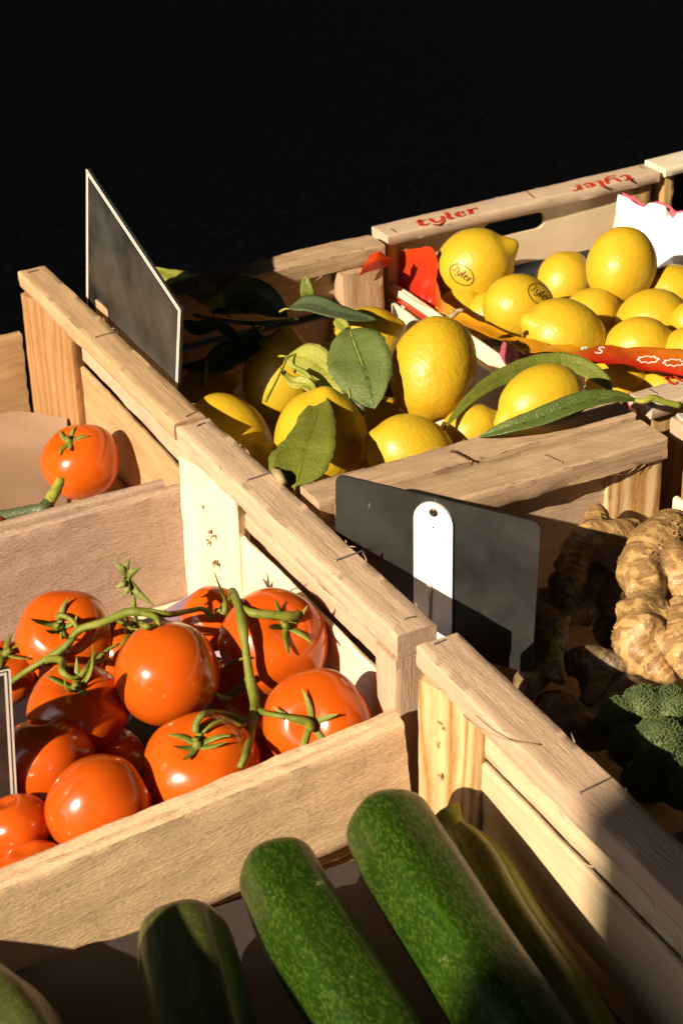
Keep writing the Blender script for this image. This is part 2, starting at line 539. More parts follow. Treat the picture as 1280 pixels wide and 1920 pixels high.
class MB:
    def __init__(s):
        s.v, s.f = [], []
    def add(s, vs, fs):
        k = len(s.v)
        s.v += [V(v) for v in vs]
        s.f += [tuple(i+k for i in f) for f in fs]
    def tube(s, pts, rads, n=8, span=4, jitter=0.0, cap=True, flat=1.0):
        q = crom([(*p, r) for p, r in zip(pts, rads)], span) if span > 1 else [(*p, r) for p, r in zip(pts, rads)]
        P = [V(a[:3]) for a in q]
        R = [max(a[3], 1e-5) for a in q]
        vs, fs = [], []
        up = None
        for i, p in enumerate(P):
            tn = (P[min(i+1, len(P)-1)] - P[max(i-1, 0)]).normalized()
            if up is None:
                up = tn.orthogonal().normalized()
            up = (up - tn*up.dot(tn)).normalized()
            b = tn.cross(up)
            for k in range(n):
                a = 2*math.pi*k/n
                rr = R[i]*(1 + jitter*noise.noise(p*300 + V((k*.7, 0, 0))))
                vs.append(p + up*(math.cos(a)*rr) + b*(math.sin(a)*rr*flat))
        for i in range(len(P)-1):
            for k in range(n):
                fs.append((i*n+k, i*n+(k+1) % n, (i+1)*n+(k+1) % n, (i+1)*n+k))
        if cap:
            fs.append(tuple(reversed(range(n))))
            fs.append(tuple((len(P)-1)*n+k for k in range(n)))
        s.add(vs, fs)
    def build(s, name, mat, parent=None, M=None, smooth=True):
        M = M or Matrix()
        inv = M.inverted()
        return link(name, mesh(name, [inv @ v for v in s.v], s.f, smooth), mat, parent, M)

SEED = [0]
def plank(name, parent, p0, p1, wdir, w, t, mat, rough=.0005, wany=0.0, splint=0, bev=.0011, hole=None, w1=None):
    """A board from p0 to p1 (centre line), w wide along wdir, t thick across. Local X runs along the grain."""
    SEED[0] += 1
    sd = SEED[0]*3.137
    p0, p1 = V(p0), V(p1)
    ax = (p1-p0)
    ln = ax.length
    X = ax.normalized()
    Y = V(wdir)
    Y = (Y - X*Y.dot(X)).normalized()
    Z = X.cross(Y)
    M = Matrix(((X.x, Y.x, Z.x, 0), (X.y, Y.y, Z.y, 0), (X.z, Y.z, Z.z, 0), (0, 0, 0, 1)))
    M.translation = (p0+p1)/2
    nx = max(6, int(ln/.006))
    # rounded cross-section, counter-clockwise in (y, z)
    prof = []
    ny, nzz = max(3, int(w/.006)), max(1, int(t/.005))
    hw, ht = .5, .5
    def edge(a, b, n):
        for i in range(n):
            k = i/n
            prof.append((a[0]+(b[0]-a[0])*k, a[1]+(b[1]-a[1])*k))
    bw, bt = bev/w, bev/t
    edge((-hw+bw, -ht), (hw-bw, -ht), ny); edge((hw-bw, -ht), (hw, -ht+bt), 2)
    edge((hw, -ht+bt), (hw, ht-bt), nzz); edge((hw, ht-bt), (hw-bw, ht), 2)
    edge((hw-bw, ht), (-hw+bw, ht), ny); edge((-hw+bw, ht), (-hw, ht-bt), 2)
    edge((-hw, ht-bt), (-hw, -ht+bt), nzz); edge((-hw, -ht+bt), (-hw+bw, -ht), 2)
    n = len(prof)
    vs, fs = [], []
    for i in range(nx+1):
        k = i/nx
        x = (k-.5)*ln
        ww = w + ((w1 or w)-w)*k
        e = 1 if 0 < i < nx else .0
        for (a, b) in prof:
            y, z = a*ww, b*t
            q = V((x*1.0, y*3, z*3))
            d = V((0, noise.noise(q*40+V((sd, 0, 0)))*rough*1.6, noise.noise(q*40+V((0, sd, 9)))*rough*1.6))
            d += V((noise.noise(q*330+V((0, 0, sd)))*rough*(.3 if e else 1.6), noise.noise(q*230+V((sd, 5, 0)))*rough*.7, noise.noise(q*230+V((2, sd, 0)))*rough*.7))
            if wany:
                s_ = 1 if a > 0 else -1
                if abs(a) > .35:
                    d.y += s_*noise.noise(V((x*22+s_*5, sd, 0)))*wany
                if abs(b) > .3:
                    d.z += (1 if b > 0 else -1)*noise.noise(V((x*17+b*9, 3, sd)))*wany*.5
            vs.append((x+d.x, y+d.y, z+d.z))
    for i in range(nx):
        for j in range(n):
            fs.append((i*n+j, (i+1)*n+j, (i+1)*n+(j+1) % n, i*n+(j+1) % n))
    fs.append(tuple(range(n)))
    fs.append(tuple(nx*n+j for j in reversed(range(n))))
    rnd = random.Random(SEED[0])
    for _ in range(splint):       # torn fibres standing off the long edges
        x = (rnd.random()-.5)*ln*.97
        y = rnd.choice((-.5, .5))*w
        z = rnd.choice((-.5, .5))*t
        l_ = rnd.uniform(.002, .009)
        a = rnd.uniform(-.5, .5)
        oy, oz = (1 if y > 0 else -1), (1 if z > 0 else -1)
        b0 = len(vs)
        r_ = rnd.uniform(.00012, .0003)
        tip = (x+l_*rnd.choice((-1, 1)), y+oy*abs(math.sin(a))*l_*.45, z+oz*abs(math.cos(a))*l_*.35)
        vs += [(x-r_*3, y-oy*.0006, z-oz*.0004), (x+r_*3, y-oy*.0006, z-oz*.0004), (x, y-oy*.0002, z-oz*.0004+r_*2), tip]
        fs += [(b0, b0+1, b0+3), (b0+1, b0+2, b0+3), (b0+2, b0, b0+3)]
    o = link(name, mesh(name, vs, fs, True), mat, parent, M)
    o.data.polygons[0].use_smooth = True
    try:
        o.data.set_sharp_from_angle(angle=math.radians(50))
    except Exception:
        pass
    return o

def wire(name, parent, pts, r, mat):
    m = MB()
    m.tube(pts, [r]*len(pts), 6, 3, .1)
    return m.build(name, mat, parent, Matrix.Translation(V(pts[0])))
def staple(parent, a, b, z=.9, r=.00055, mat='steel', lift=.0006):
    """wire staple lying on a rail top from picture point a to b"""
    A, B = at(*a, z), at(*b, z)
    dn = V((0, 0, -.004))
    up = V((0, 0, lift))
    return wire('staple', parent, [A+dn, A+up*.6, A.lerp(B, .12)+up, A.lerp(B, .5)+up*1.1, A.lerp(B, .88)+up, B+up*.6, B+dn], r, mat)

# lettering: strokes (x, y, width)
GK = 1.12
GLYPH = {
 't': (.80, [[(.30, 1.42, .16), (.27, 1.0, .30), (.22, .45, .31), (.24, .12, .28), (.46, -.01, .22), (.78, .14, .07)], [(-.06, .98, .09), (.2, 1.0, .17), (.70, 1.02, .12)]]),
 'y': (1.14, [[(-.04, .98, .10), (.14, .97, .22), (.18, .5, .25), (.32, .10, .20), (.56, .06, .13), (.80, .26, .10)], [(.98, 1.02, .22), (.94, .4, .25), (.86, -.12, .22), (.60, -.46, .15), (.28, -.48, .16), (.10, -.30, .22)]]),
 'l': (.56, [[(.0, 1.42, .10), (.22, 1.44, .24), (.19, .8, .30), (.15, .3, .30), (.24, .04, .26), (.52, .12, .08)]]),
 'e': (.86, [[(.18, .50, .10), (.44, .54, .12), (.64, .68, .17), (.62, .92, .18), (.42, 1.02, .14), (.18, .84, .26), (.12, .45, .30), (.26, .10, .26), (.50, .02, .18), (.80, .24, .08)]]),
 'r': (.86, [[(-.02, .96, .10), (.20, .98, .24), (.19, .5, .30), (.16, .04, .30)], [(-.02, .03, .10), (.16, .03, .12), (.38, .03, .10)], [(.24, .62, .12), (.40, .92, .15), (.58, 1.02, .18), (.74, .88, .27)]]),
 'T': (.95, [[(.0, 1.05, .12), (.06, 1.28, .12), (.3, 1.38, .13), (.62, 1.28, .13), (.98, 1.4, .08)], [(.56, 1.3, .14), (.54, .7, .15), (.48, .2, .14), (.28, -.04, .12), (.04, .06, .13), (.02, .24, .10)]]),
 's': (.7, [[(.60, .88, .12), (.40, 1.02, .15), (.16, .86, .19), (.24, .6, .2), (.5, .42, .2), (.54, .14, .18), (.3, -.01, .14), (.04, .14, .12)]]),
}
def strokes(word, track=.08):
    x, out = 0, []
    for ch in word:
        wd, ss = GLYPH[ch]
        for s in ss:
            out.append([(x+a, b, c) for a, b, c in s])
        x += wd+track
    return out, x-track
def ribbon(mb, pts, place, thick_n=None):
    """flat brush stroke: pts (x, y, width) -> place(x, y) -> point in the world"""
    q = crom(pts, 6)
    vs, fs = [], []
    for i, (x, y, w_) in enumerate(q):
        a, b = q[max(i-1, 0)], q[min(i+1, len(q)-1)]
        dx, dy = b[0]-a[0], b[1]-a[1]
        l_ = math.hypot(dx, dy) or 1
        nx_, ny_ = -dy/l_, dx/l_
        for s in (-.5, 0, .5):
            vs.append(place(x+nx_*w_*s, y+ny_*w_*s))
    for i in range(len(q)-1):
        for k in range(2):
            fs.append((i*3+k, (i+1)*3+k, (i+1)*3+k+1, i*3+k+1))
    mb.add(vs, fs)

def sheet(name, rows, mat, parent=None, thick=.0006, crumple=0.0, cs=40, cols=None, fine=1, tear=0.0, smooth=True):
    """A sheet of paper from a grid of points (rows of equal length), given a real thickness. cols: same grid of colours."""
    R = [[V(p) for p in r] for r in rows]
    Cc = [list(r) for r in cols] if cols else None
    if fine > 1:
        def dens(G, nn):
            G = [[tuple(a) for a in crom(r, nn)] for r in G]
            T = list(zip(*G))
            T = [[tuple(a) for a in crom(c, nn)] for c in T]
            return [list(r) for r in zip(*T)]
        R = [[V(p) for p in r] for r in dens(R, fine)]
        if Cc:
            Cc = dens(Cc, fine)
    h, wd = len(R), len(R[0])
    vs, nrm = [], []
    for i in range(h):
        for j in range(wd):
            a = R[min(i+1, h-1)][j]-R[max(i-1, 0)][j]
            b = R[i][min(j+1, wd-1)]-R[i][max(j-1, 0)]
            n_ = a.cross(b)
            n_ = n_.normalized() if n_.length > 1e-12 else V((0, 0, 1))
            p = R[i][j]
            if crumple:
                k = nz(p, cs, 3)
                k2 = abs(nz(p, cs*.5, 8))-.25
                p = p + n_*((k+k2*1.6)*crumple)
            if tear and (i in (0, h-1) or j in (0, wd-1)):
                p = p + V((nz(p, 260, 1), nz(p, 260, 5), nz(p, 260, 9)))*tear
            vs.append(p)
            nrm.append(n_)
    N = len(vs)
    allv = [v+n_*thick*.5 for v, n_ in zip(vs, nrm)] + [v-n_*thick*.5 for v, n_ in zip(vs, nrm)]
    fs = []
    for i in range(h-1):
        for j in range(wd-1):
            a, b, c, d = i*wd+j, i*wd+j+1, (i+1)*wd+j+1, (i+1)*wd+j
            fs.append((a, d, c, b))
            fs.append((a+N, b+N, c+N, d+N))
    rim = [j for j in range(wd)] + [i*wd+wd-1 for i in range(1, h)] + [(h-1)*wd+j for j in range(wd-2, -1, -1)] + [i*wd for i in range(h-2, 0, -1)]
    for a, b in zip(rim, rim[1:]+rim[:1]):
        fs.append((a, b, b+N, a+N))
    c0 = sum(vs, V())/N
    me = mesh(name, [v-c0 for v in allv], fs, smooth)
    if Cc:
        ca = me.color_attributes.new('print', 'FLOAT_COLOR', 'POINT')
        fl = [c for r in Cc for c in r]
        for i, c in enumerate(fl+fl):
            ca.data[i].color = (*[max(0, x) for x in c[:3]], 1)
    o = link(name, me, mat, parent, Matrix.Translation(c0))
    try:
        me.set_sharp_from_angle(angle=math.radians(60))
    except Exception:
        pass
    return o

#SECTION setting
# ------------------------------------------------------------------ ground, table and unseen light blockers
gm = mesh('ground', [(-40, -40, 0), (40, -40, 0), (40, 40, 0), (-40, 40, 0)], [(0, 1, 2, 3)], False)
g = link('ground', gm, 'asphalt')
tag(g, kind='structure')
def boxmesh(name, lo, hi, mat, parent=None, bev=.0):
    c = (V(lo)+V(hi))/2
    bm = bmesh.new()
    bmesh.ops.create_cube(bm, size=1)
    d = V(hi)-V(lo)
    for v in bm.verts:
        v.co = V((v.co.x*d.x, v.co.y*d.y, v.co.z*d.z))
    if bev:
        bmesh.ops.bevel(bm, geom=bm.edges[:], offset=bev, segments=2, affect='EDGES')
    me = bpy.data.meshes.new(name)
    bm.to_mesh(me)
    bm.free()
    return link(name, me, mat, parent, Matrix.Translation(c))
wall = thing('light_blocker', (-4.3, -3.2, 0), 'unseen plastered wall added to keep the sun off the asphalt', 'blocker')  # out-of-view wall added to block the sun on the background asphalt
boxmesh('wall', (-9, -3.4, 0), (-.45, -3.0, 4.4), 'plaster', wall)
boxmesh('cornice', (-9.05, -3.46, 4.402), (-.40, -2.94, 4.55), 'plaster', wall, .02)
aw = thing('added_awning', (-.2, 1.9, 0), 'unseen dark canvas awning added over the stall to cut sky light', 'awning')  # out-of-view canopy added overhead to hold back sky light
boxmesh('canvas', (-7.2, -1.7, 2.40), (2.2, 5.2, 2.42), 'canvas', aw)
for x, y in ((-7.1, 5.1), (2.1, 5.1), (2.1, -1.6)):
    boxmesh('pole', (x-.02, y-.02, .001), (x+.02, y+.02, 2.399), 'rivet', aw)
pn = thing('light_blocker', (3.6, -2.7, 0), 'unseen plastered wall added to shade the front of the stall', 'blocker')  # out-of-view wall added to cast the soft shadow at lower right
boxmesh('wall', (1.398, -2.9, .001), (7, -2.5, 4.4), 'plaster', pn)
boxmesh('cornice', (1.385, -2.96, 4.402), (7.05, -2.46, 4.55), 'plaster', pn, .02)
for lo, hi, lab, ed in (((-13, -8, 0), (-12.2, 16, 9), 'tall unseen dark mass added behind the stall to cut sky light', 0), ((-12, 10, 0), (8, 10.8, 8), 'unseen dark mass added at the far side to cut sky light', 0), ((5, -1.5, 0), (5.8, 12, 9), 'unseen dark mass added behind the viewer to cut sky light', 0)):  # out-of-view dark masses added to hold back low sky light
    bb = thing('light_blocker', ((lo[0]+hi[0])/2, (lo[1]+hi[1])/2, 0), lab, 'blocker')
    boxmesh('wall', lo, hi, 'dark_blocker', bb)
    boxmesh('cornice', (lo[0]-.1, lo[1]-.1, hi[2]+.003), (hi[0]+.1, hi[1]+.1, hi[2]+.25), 'dark_blocker', bb, .03)
table = thing('market_table', (0, 0, 0), 'plain wooden market table carrying all the crates', 'table')
boxmesh('table_top', (-.53, -.5, .715), (.56, .60, .742), 'floor', table, .003)
for x in (-.45, .48):
    for y in (-.42, .52):
        boxmesh('leg', (x-.025, y-.025, .001), (x+.025, y+.025, .7145), 'floor', table, .003)

#SECTION crates
# ------------------------------------------------------------------ crates
def crate(loc, label):
    return thing('produce_crate', loc, label, 'crate', 'wooden crates side by side on the stall')
def face_post(parent, a, b, z0, z1, t, mat, **kw):
    """corner post: its visible face runs from plan point a to b, body behind it"""
    a, b = V((*a, 0)), V((*b, 0))
    d = (b-a).normalized()
    n_ = V((-d.y, d.x, 0))
    c = (a+b)/2 + n_*t/2
    return plank('post', parent, (c.x, c.y, z0), (c.x, c.y, z1), d, (b-a).length, t, mat, **kw)
X_, Y_, Z_ = V((1, 0, 0)), V((0, 1, 0)), V((0, 0, 1))

# far-left tomato crate
cA = crate((-.36, -.26, .742), 'wooden crate holding a single tomato on brown paper behind the tomato crate')
plank('rail', cA, (-.5315, -.0365, .8925), (-.1835, -.0345, .8925), Y_, .027, .015, 'rail_warm', .0005, .0007, 20)
face_post(cA, (-.518, -.0545), (-.452, -.0335), .745, .8845, .016, 'post_red')
plank('end_board', cA, (-.527, -.056, .801), (-.527, -.49, .801), Z_, .084, .009, 'slat_warm', .0006)
plank('slat', cA, (-.45, -.0225, .848), (-.186, -.0225, .845), Z_, .020, .0045, 'rail', .0004, .0012)
plank('slat', cA, (-.50, -.0235, .790), (-.186, -.0235, .7875), Z_, .082, .005, 'slat_warm', .0004, .001)
plank('slat', cA, (-.52, -.492, .82), (-.186, -.492, .82), Z_, .11, .006, 'slat_warm')
plank('end_board', cA, (-.1955, -.056, .797), (-.1955, -.49, .797), Z_, .10, .008, 'board_pink')
for k in range(5):
    plank('floor_slat', cA, (-.52, -.45+.095*k, .752), (-.20, -.45+.095*k, .752), Y_, .086, .006, 'slat_warm')

# tomato crate
cB = crate((0, -.27, .742), 'wooden crate full of vine tomatoes, black slate signs clipped to its sides')
plank('rail', cB, (-.178, -.0340, .891), (.156, -.0285, .891), Y_, .029, .018, 'rail', .0005, .0007, 34)
face_post(cB, (-.1655, -.0545), (-.107, -.0335), .745, .8815, .014, 'post_pale')
plank('end_post', cB, (.143, -.0300, .745), (.143, -.0300, .8815), X_, .026, .030, 'rail', .0006)
plank('end_board', cB, (-.1695, -.052, .801), (-.1695, -.49, .797), Z_, .106, .008, 'board_pink', .0007)
plank('end_board', cB, (.1685, -.048, .803), (.1685, -.49, .7805), Z_, .098, .009, 'board', .0007, w1=.075)
plank('slat', cB, (-.12, -.0225, .8435), (.128, -.0205, .847), Z_, .014, .006, 'rail', .0005, .0014, 8)
plank('slat', cB, (-.13, -.0285, .7925), (.1285, -.0265, .7945), Z_, .081, .0045, 'slat', .0004, .0008)
plank('slat', cB, (-.165, -.497, .80), (.165, -.497, .80), Z_, .09, .006, 'slat')
for k in range(5):
    plank('floor_slat', cB, (-.163, -.45+.095*k, .752), (.162, -.45+.095*k, .752), Y_, .086, .006, 'slat')

# courgette crate
cC = crate((.36, -.27, .742), 'wooden crate of courgettes with a striped corner post at the front')
plank('rail', cC, (.1715, -.0225, .892), (.545, -.0235, .892), Y_, .031, .016, 'rail', .0005, .0006, 26)
face_post(cC, (.1815, -.0430), (.2310, -.0285), .745, .8835, .014, 'post_stripe')
plank('end_board', cC, (.1785, -.050, .8125), (.1785, -.49, .7805), Z_, .0805, .008, 'board', .0007, w1=.0755)
plank('slat', cC, (.222, -.0195, .8625), (.535, -.0205, .8625), Z_, .036, .005, 'slat_honey', .0004, .0012, 6)
plank('slat', cC, (.222, -.0215, .811), (.535, -.0225, .811), Z_, .060, .005, 'slat_honey', .0004, .001)
plank('slat', cC, (.225, -.0175, .762), (.535, -.0185, .762), Z_, .030, .005, 'rail', .0004, .001)
face_post(cC, (.485, -.0385), (.535, -.0445), .745, .8835, .014, 'post_stripe')
plank('slat', cC, (.19, -.497, .845), (.53, -.497, .845), Z_, .105, .006, 'slat')
plank('end_board', cC, (.540, -.06, .80), (.540, -.49, .80), Z_, .09, .008, 'board')
for k in range(5):
    plank('floor_slat', cC, (.19, -.45+.095*k, .752), (.53, -.45+.095*k, .752), Y_, .086, .006, 'floor')

# leafy lemon crate
cD = crate((-.23, .13, .742), 'wooden crate of lemons still with their leaves, beside the tall slate sign')
plank('rail', cD, (-.420, -.012, .8915), (-.434, .2665, .8915), X_, .030, .017, 'rail_grey', .0008, .0016, 40)
plank('rail', cD, (-.0335, -.008, .8915), (-.0345, .2655, .8915), X_, .030, .017, 'rail_grey', .0008, .0016, 44)
face_post(cD, (-.408, .2170), (-.408, .2600), .745, .8825, .018, 'rail_grey')
face_post(cD, (-.412, -.006), (-.412, .04), .745, .8825, .018, 'rail_grey')
plank('end_board', cD, (-.431, .002, .861), (-.431, .262, .861), Z_, .038, .006, 'rail')
plank('end_board', cD, (-.431, .002, .800), (-.431, .262, .800), Z_, .068, .006, 'rail')
plank('end_board', cD, (-.042, .002, .825), (-.042, .262, .825), Z_, .110, .006, 'rail')
plank('side_board', cD, (-.405, .2685, .80), (-.05, .2685, .80), Z_, .09, .005, 'slat')
plank('side_board', cD, (-.405, -.0065, .80), (-.05, -.0065, .80), Z_, .09, .005, 'rail')
for k in range(3):
    plank('floor_slat', cD, (-.42, .045+.087*k, .752), (-.05, .045+.087*k, .752), Y_, .08, .006, 'floor')

# planed lemon crate with red lettering
cE = crate((-.25, .43, .742), 'pale planed crate of loose lemons with red lettering on its rails')
railE = plank('rail', cE, (-.449, .2785, .8945), (-.4575, .5955, .8945), X_, .030, .011, 'rail_ply', .0003, .0, 8)
railE2 = plank('rail', cE, (-.0375, .2825, .8945), (-.0375, .5995, .8945), X_, .030, .011, 'rail_ply', .0003, .0, 8)
face_post(cE, (-.4395, .2820), (-.4395, .3070), .745, .8885, .022, 'pine')
face_post(cE, (-.4475, .5640), (-.4475, .5900), .745, .8885, .022, 'pine')
face_post(cE, (-.0265, .2860), (-.0265, .3110), .745, .8885, .022, 'pine')
# front wall with an oval hand hole: built from a plate outline
def hole_board(parent, u, v0, v1, z0, z1, hv0, hv1, hz, hr, t, mat, du=0.0):
    bm = bmesh.new()
    N = 12
    outer, inner = [], []
    for sgn, cv in ((1, hv1-hr), (-1, hv0+hr)):
        for k in range(N+1):
            a = (-math.pi/2 + math.pi*k/N) if sgn > 0 else (math.pi/2 + math.pi*k/N)
            inner.append((cv+math.cos(a)*hr, hz+math.sin(a)*hr))
    cv_, cz_ = (hv0+hv1)/2, hz
    for (y, z) in inner:
        dy, dz = y-cv_, z-cz_
        s = min(((v1-cv_)/dy if dy > 0 else (v0-cv_)/dy) if abs(dy) > 1e-9 else 1e9, ((z1-cz_)/dz if dz > 0 else (z0-cz_)/dz) if abs(dz) > 1e-9 else 1e9)
        outer.append((cv_+dy*s, cz_+dz*s))
    # put the four corners in
    n = len(inner)
    vs, fs = [], []
    c = V((u, (v0+v1)/2, (z0+z1)/2))
    for sx in (0, t):
        for (y, z) in inner:
            vs.append((y-c.y, 0, 0) if 0 else (y-c.y, z-c.z, sx))
        for (y, z) in outer:
            vs.append((y-c.y, z-c.z, sx))
    for k in range(n):
        a, b = k, (k+1) % n
        fs += [(a, b, n+b, n+a), (2*n+b, 2*n+a, 3*n+a, 3*n+b), (b, a, 2*n+a, 2*n+b), (n+a, n+b, 3*n+b, 3*n+a)]
    for (y, z) in ((v0, z0), (v1, z0), (v1, z1), (v0, z1)):    # corner triangles
        best = None
        for k in range(n):
            p, q = outer[k], outer[(k+1) % n]
            on = lambda a, val, i: abs(a[i]-val) < 1e-6
            if (on(p, y, 0) and on(q, z, 1)) or (on(p, z, 1) and on(q, y, 0)):
                best = k
        if best is not None:
            i0 = len(vs)
            vs += [(y-c.y, z-c.z, 0), (y-c.y, z-c.z, t)]
            k, k2 = best, (best+1) % n
            fs += [(n+k, n+k2, i0), (3*n+k2, 3*n+k, i0+1), (n+k, i0, i0+1, 3*n+k), (i0, n+k2, 3*n+k2, i0+1)]
    M = Matrix(((0, 0, 1, c.x), (1, 0, 0, c.y), (0, 1, 0, c.z), (0, 0, 0, 1))) @ Matrix.Identity(4)
    M = Matrix.Translation(V((0, 0, 0))) @ M
    return link('end_board', mesh('end_board', vs, fs, False), mat, parent, M)
hole_board(cE, -.4530, .308, .5635, .745, .8885, .392, .4635, .8745, .0088, .004, 'ply')
plank('side_board', cE, (-.435, .2855, .7985), (-.05, .2855, .8035), Z_, .104, .0045, 'slat', .0003)
plank('side_board', cE, (-.435, .593, .80), (-.05, .593, .80), Z_, .10, .0045, 'slat', .0003)
plank('end_board', cE, (-.0345, .312, .81), (-.0345, .592, .81), Z_, .13, .004, 'ply', .0002)
plank('floor_panel', cE, (-.44, .439, .752), (-.03, .439, .752), Y_, .296, .005, 'ply', .0002)

# ginger crate
cF = crate((.18, .14, .742), 'wooden crate of ginger and broccoli behind the black sign')
plank('rail', cF, (.0055, .002, .8915), (.0065, .2625, .8915), X_, .038, .017, 'rail_grey', .0008, .0016, 44)
plank('end_board', cF, (.010, .006, .8265), (.010, .222, .8265), Z_, .111, .006, 'rail', .0005)
face_post(cF, (.0165, .2150), (.0235, .2610), .745, .8825, .016, 'post_stripe')
plank('side_board', cF, (.028, .2715, .807), (.36, .2715, .807), Z_, .085, .005, 'slat', .0004)
plank('side_board', cF, (.01, .0065, .80), (.36, .0065, .80), Z_, .09, .005, 'floor', .0004)
plank('end_board', cF, (.366, .006, .81), (.366, .265, .81), Z_, .11, .006, 'rail', .0005)
plank('floor_panel', cF, (.02, .138, .752), (.36, .138, .752), Y_, .25, .005, 'floor', .0004)

# crates on the right edge
cG = crate((.18, .42, .742), 'wooden crate at the right edge beside the ginger, rail end wrapped in film')
plank('rail', cG, (.013, .2865, .8905), (.013, .56, .8905), X_, .034, .017, 'rail', .0006, .001, 8)
face_post(cG, (.0255, .2890), (.0255, .3350), .745, .8815, .018, 'post_red')
plank('side_board', cG, (.03, .2875, .80), (.36, .2875, .80), Z_, .09, .005, 'rail', .0004)
plank('end_board', cG, (.006, .336, .82), (.006, .56, .82), Z_, .10, .006, 'rail', .0004)
plank('film_scrap', cG, (.012, .2885, .9005), (.018, .325, .9005), X_, .03, .0012, 'film', .0012)
cH = crate((-.30, .75, .742), 'pale empty crate at the top right edge with a white rail')
plank('rail', cH, (-.4575, .6005, .8985), (-.466, .88, .8985), X_, .034, .009, 'rail_white', .0003, 0, 4)
face_post(cH, (-.4455, .6040), (-.4455, .6170), .745, .8935, .018, 'pine')
plank('end_board', cH, (-.4625, .618, .82), (-.4625, .88, .82), Z_, .146, .005, 'grey_paper', .0003)
plank('side_board', cH, (-.44, .6035, .80), (-.06, .6035, .80), Z_, .11, .005, 'slat', .0003)

# staples and nail heads
for o_, a, b in ((cA, (178, 634), (221, 622)), (cA, (52, 512), (72, 507)), (cA, (348, 783), (365, 775)),
                 (cB, (463, 902), (515, 885)), (cB, (629, 1052), (680, 1034)), (cB, (369, 800), (384, 794)), (cB, (757, 1162), (778, 1157)),
                 (cC, (812, 1210), (834, 1201)), (cC, (1086, 1488), (1148, 1458)),
                 (cE, (733, 430), (741, 436)), (cE, (1198, 312), (1206, 318)), (cE, (986, 360), (1000, 372)), (cH, (1232, 304), (1243, 309)), (cE, (1216, 731), (1230, 739))):
    staple(o_, a, b)
staple(cD, (846, 848), (884, 868), .9005, .0009, 'copper', .0016)
staple(cD, (430, 503), (447, 517), .9, .0005)
staple(cF, (1022, 854), (1052, 868), .9, .0005)
wire('wire', cC, [at(868, 1340, .9003), at(900, 1366, .9012), at(955, 1388, .902), at(1010, 1396, .9012)], .0004, 'twig_brown')  # thin dark strand drawn to stand for a crack line in the rail
def nail_row(parent, post_pts, mat='twig_brown'):
    for (x, y, v_) in post_pts:
        p = onv(x, y, v_)
        m = MB()
        for k in range(3):
            q = p + V((random.uniform(-.003, .003), -.0005, random.uniform(-.002, .002)))
            m.tube([q+V((0, .002, 0)), q+V((random.uniform(-.001, .001), -.0012, 0)), q+V((random.uniform(.001, .003), -.002, random.uniform(-.003, .002)))], [.0009, .0009, .0003], 5, 2)
        m.build('nail_tear', mat, parent, Matrix.Translation(p))
nail_row(cB, [(385, 945, -.0445), (396, 998, -.0445), (393, 1015, -.0445), (402, 1052, -.0445)])
nail_row(cC, [(829, 1358, -.0365), (827, 1391, -.0365), (829, 1453, -.0365)])

# red lettering on the planed rails
def rail_text(rail, org, dx, dy, word, mat, zt):
    m = MB()
    ss, wd = strokes(word)
    for s in ss:
        ribbon(m, [(a, b, c*GK) for a, b, c in s], lambda x, y: V(org) + V(dx)*x + V(dy)*(y + 0) + V((0, 0, zt)))
    return m.build('lettering', mat, rail, Matrix.Translation(V(org)), False)
pL0, pL1 = at(783, 424), at(893, 398)
ex = (pL1-pL0)/4.3
ey = V((-.0108, 0, 0))
rail_text(railE, pL0 + V((.002, 0, 0)), ex+V((.0, 0, 0)), ey+ex*.2, 'tyler', 'red_ink', .0006)
pR0, pR1 = at(1183, 330), at(1075, 353)
ex2 = (pR1-pR0)/4.3
rail_text(railE, pR0 + V((-.004, 0, 0)), ex2, -ey+ex2*.2, 'tyler', 'red_ink', .0006)
pN0 = at(1256, 723)
rail_text(railE2, pN0, V((0, .0098, 0)), V((-.0108, 0.002, 0)), 'tyler', 'red_ink', .0006)

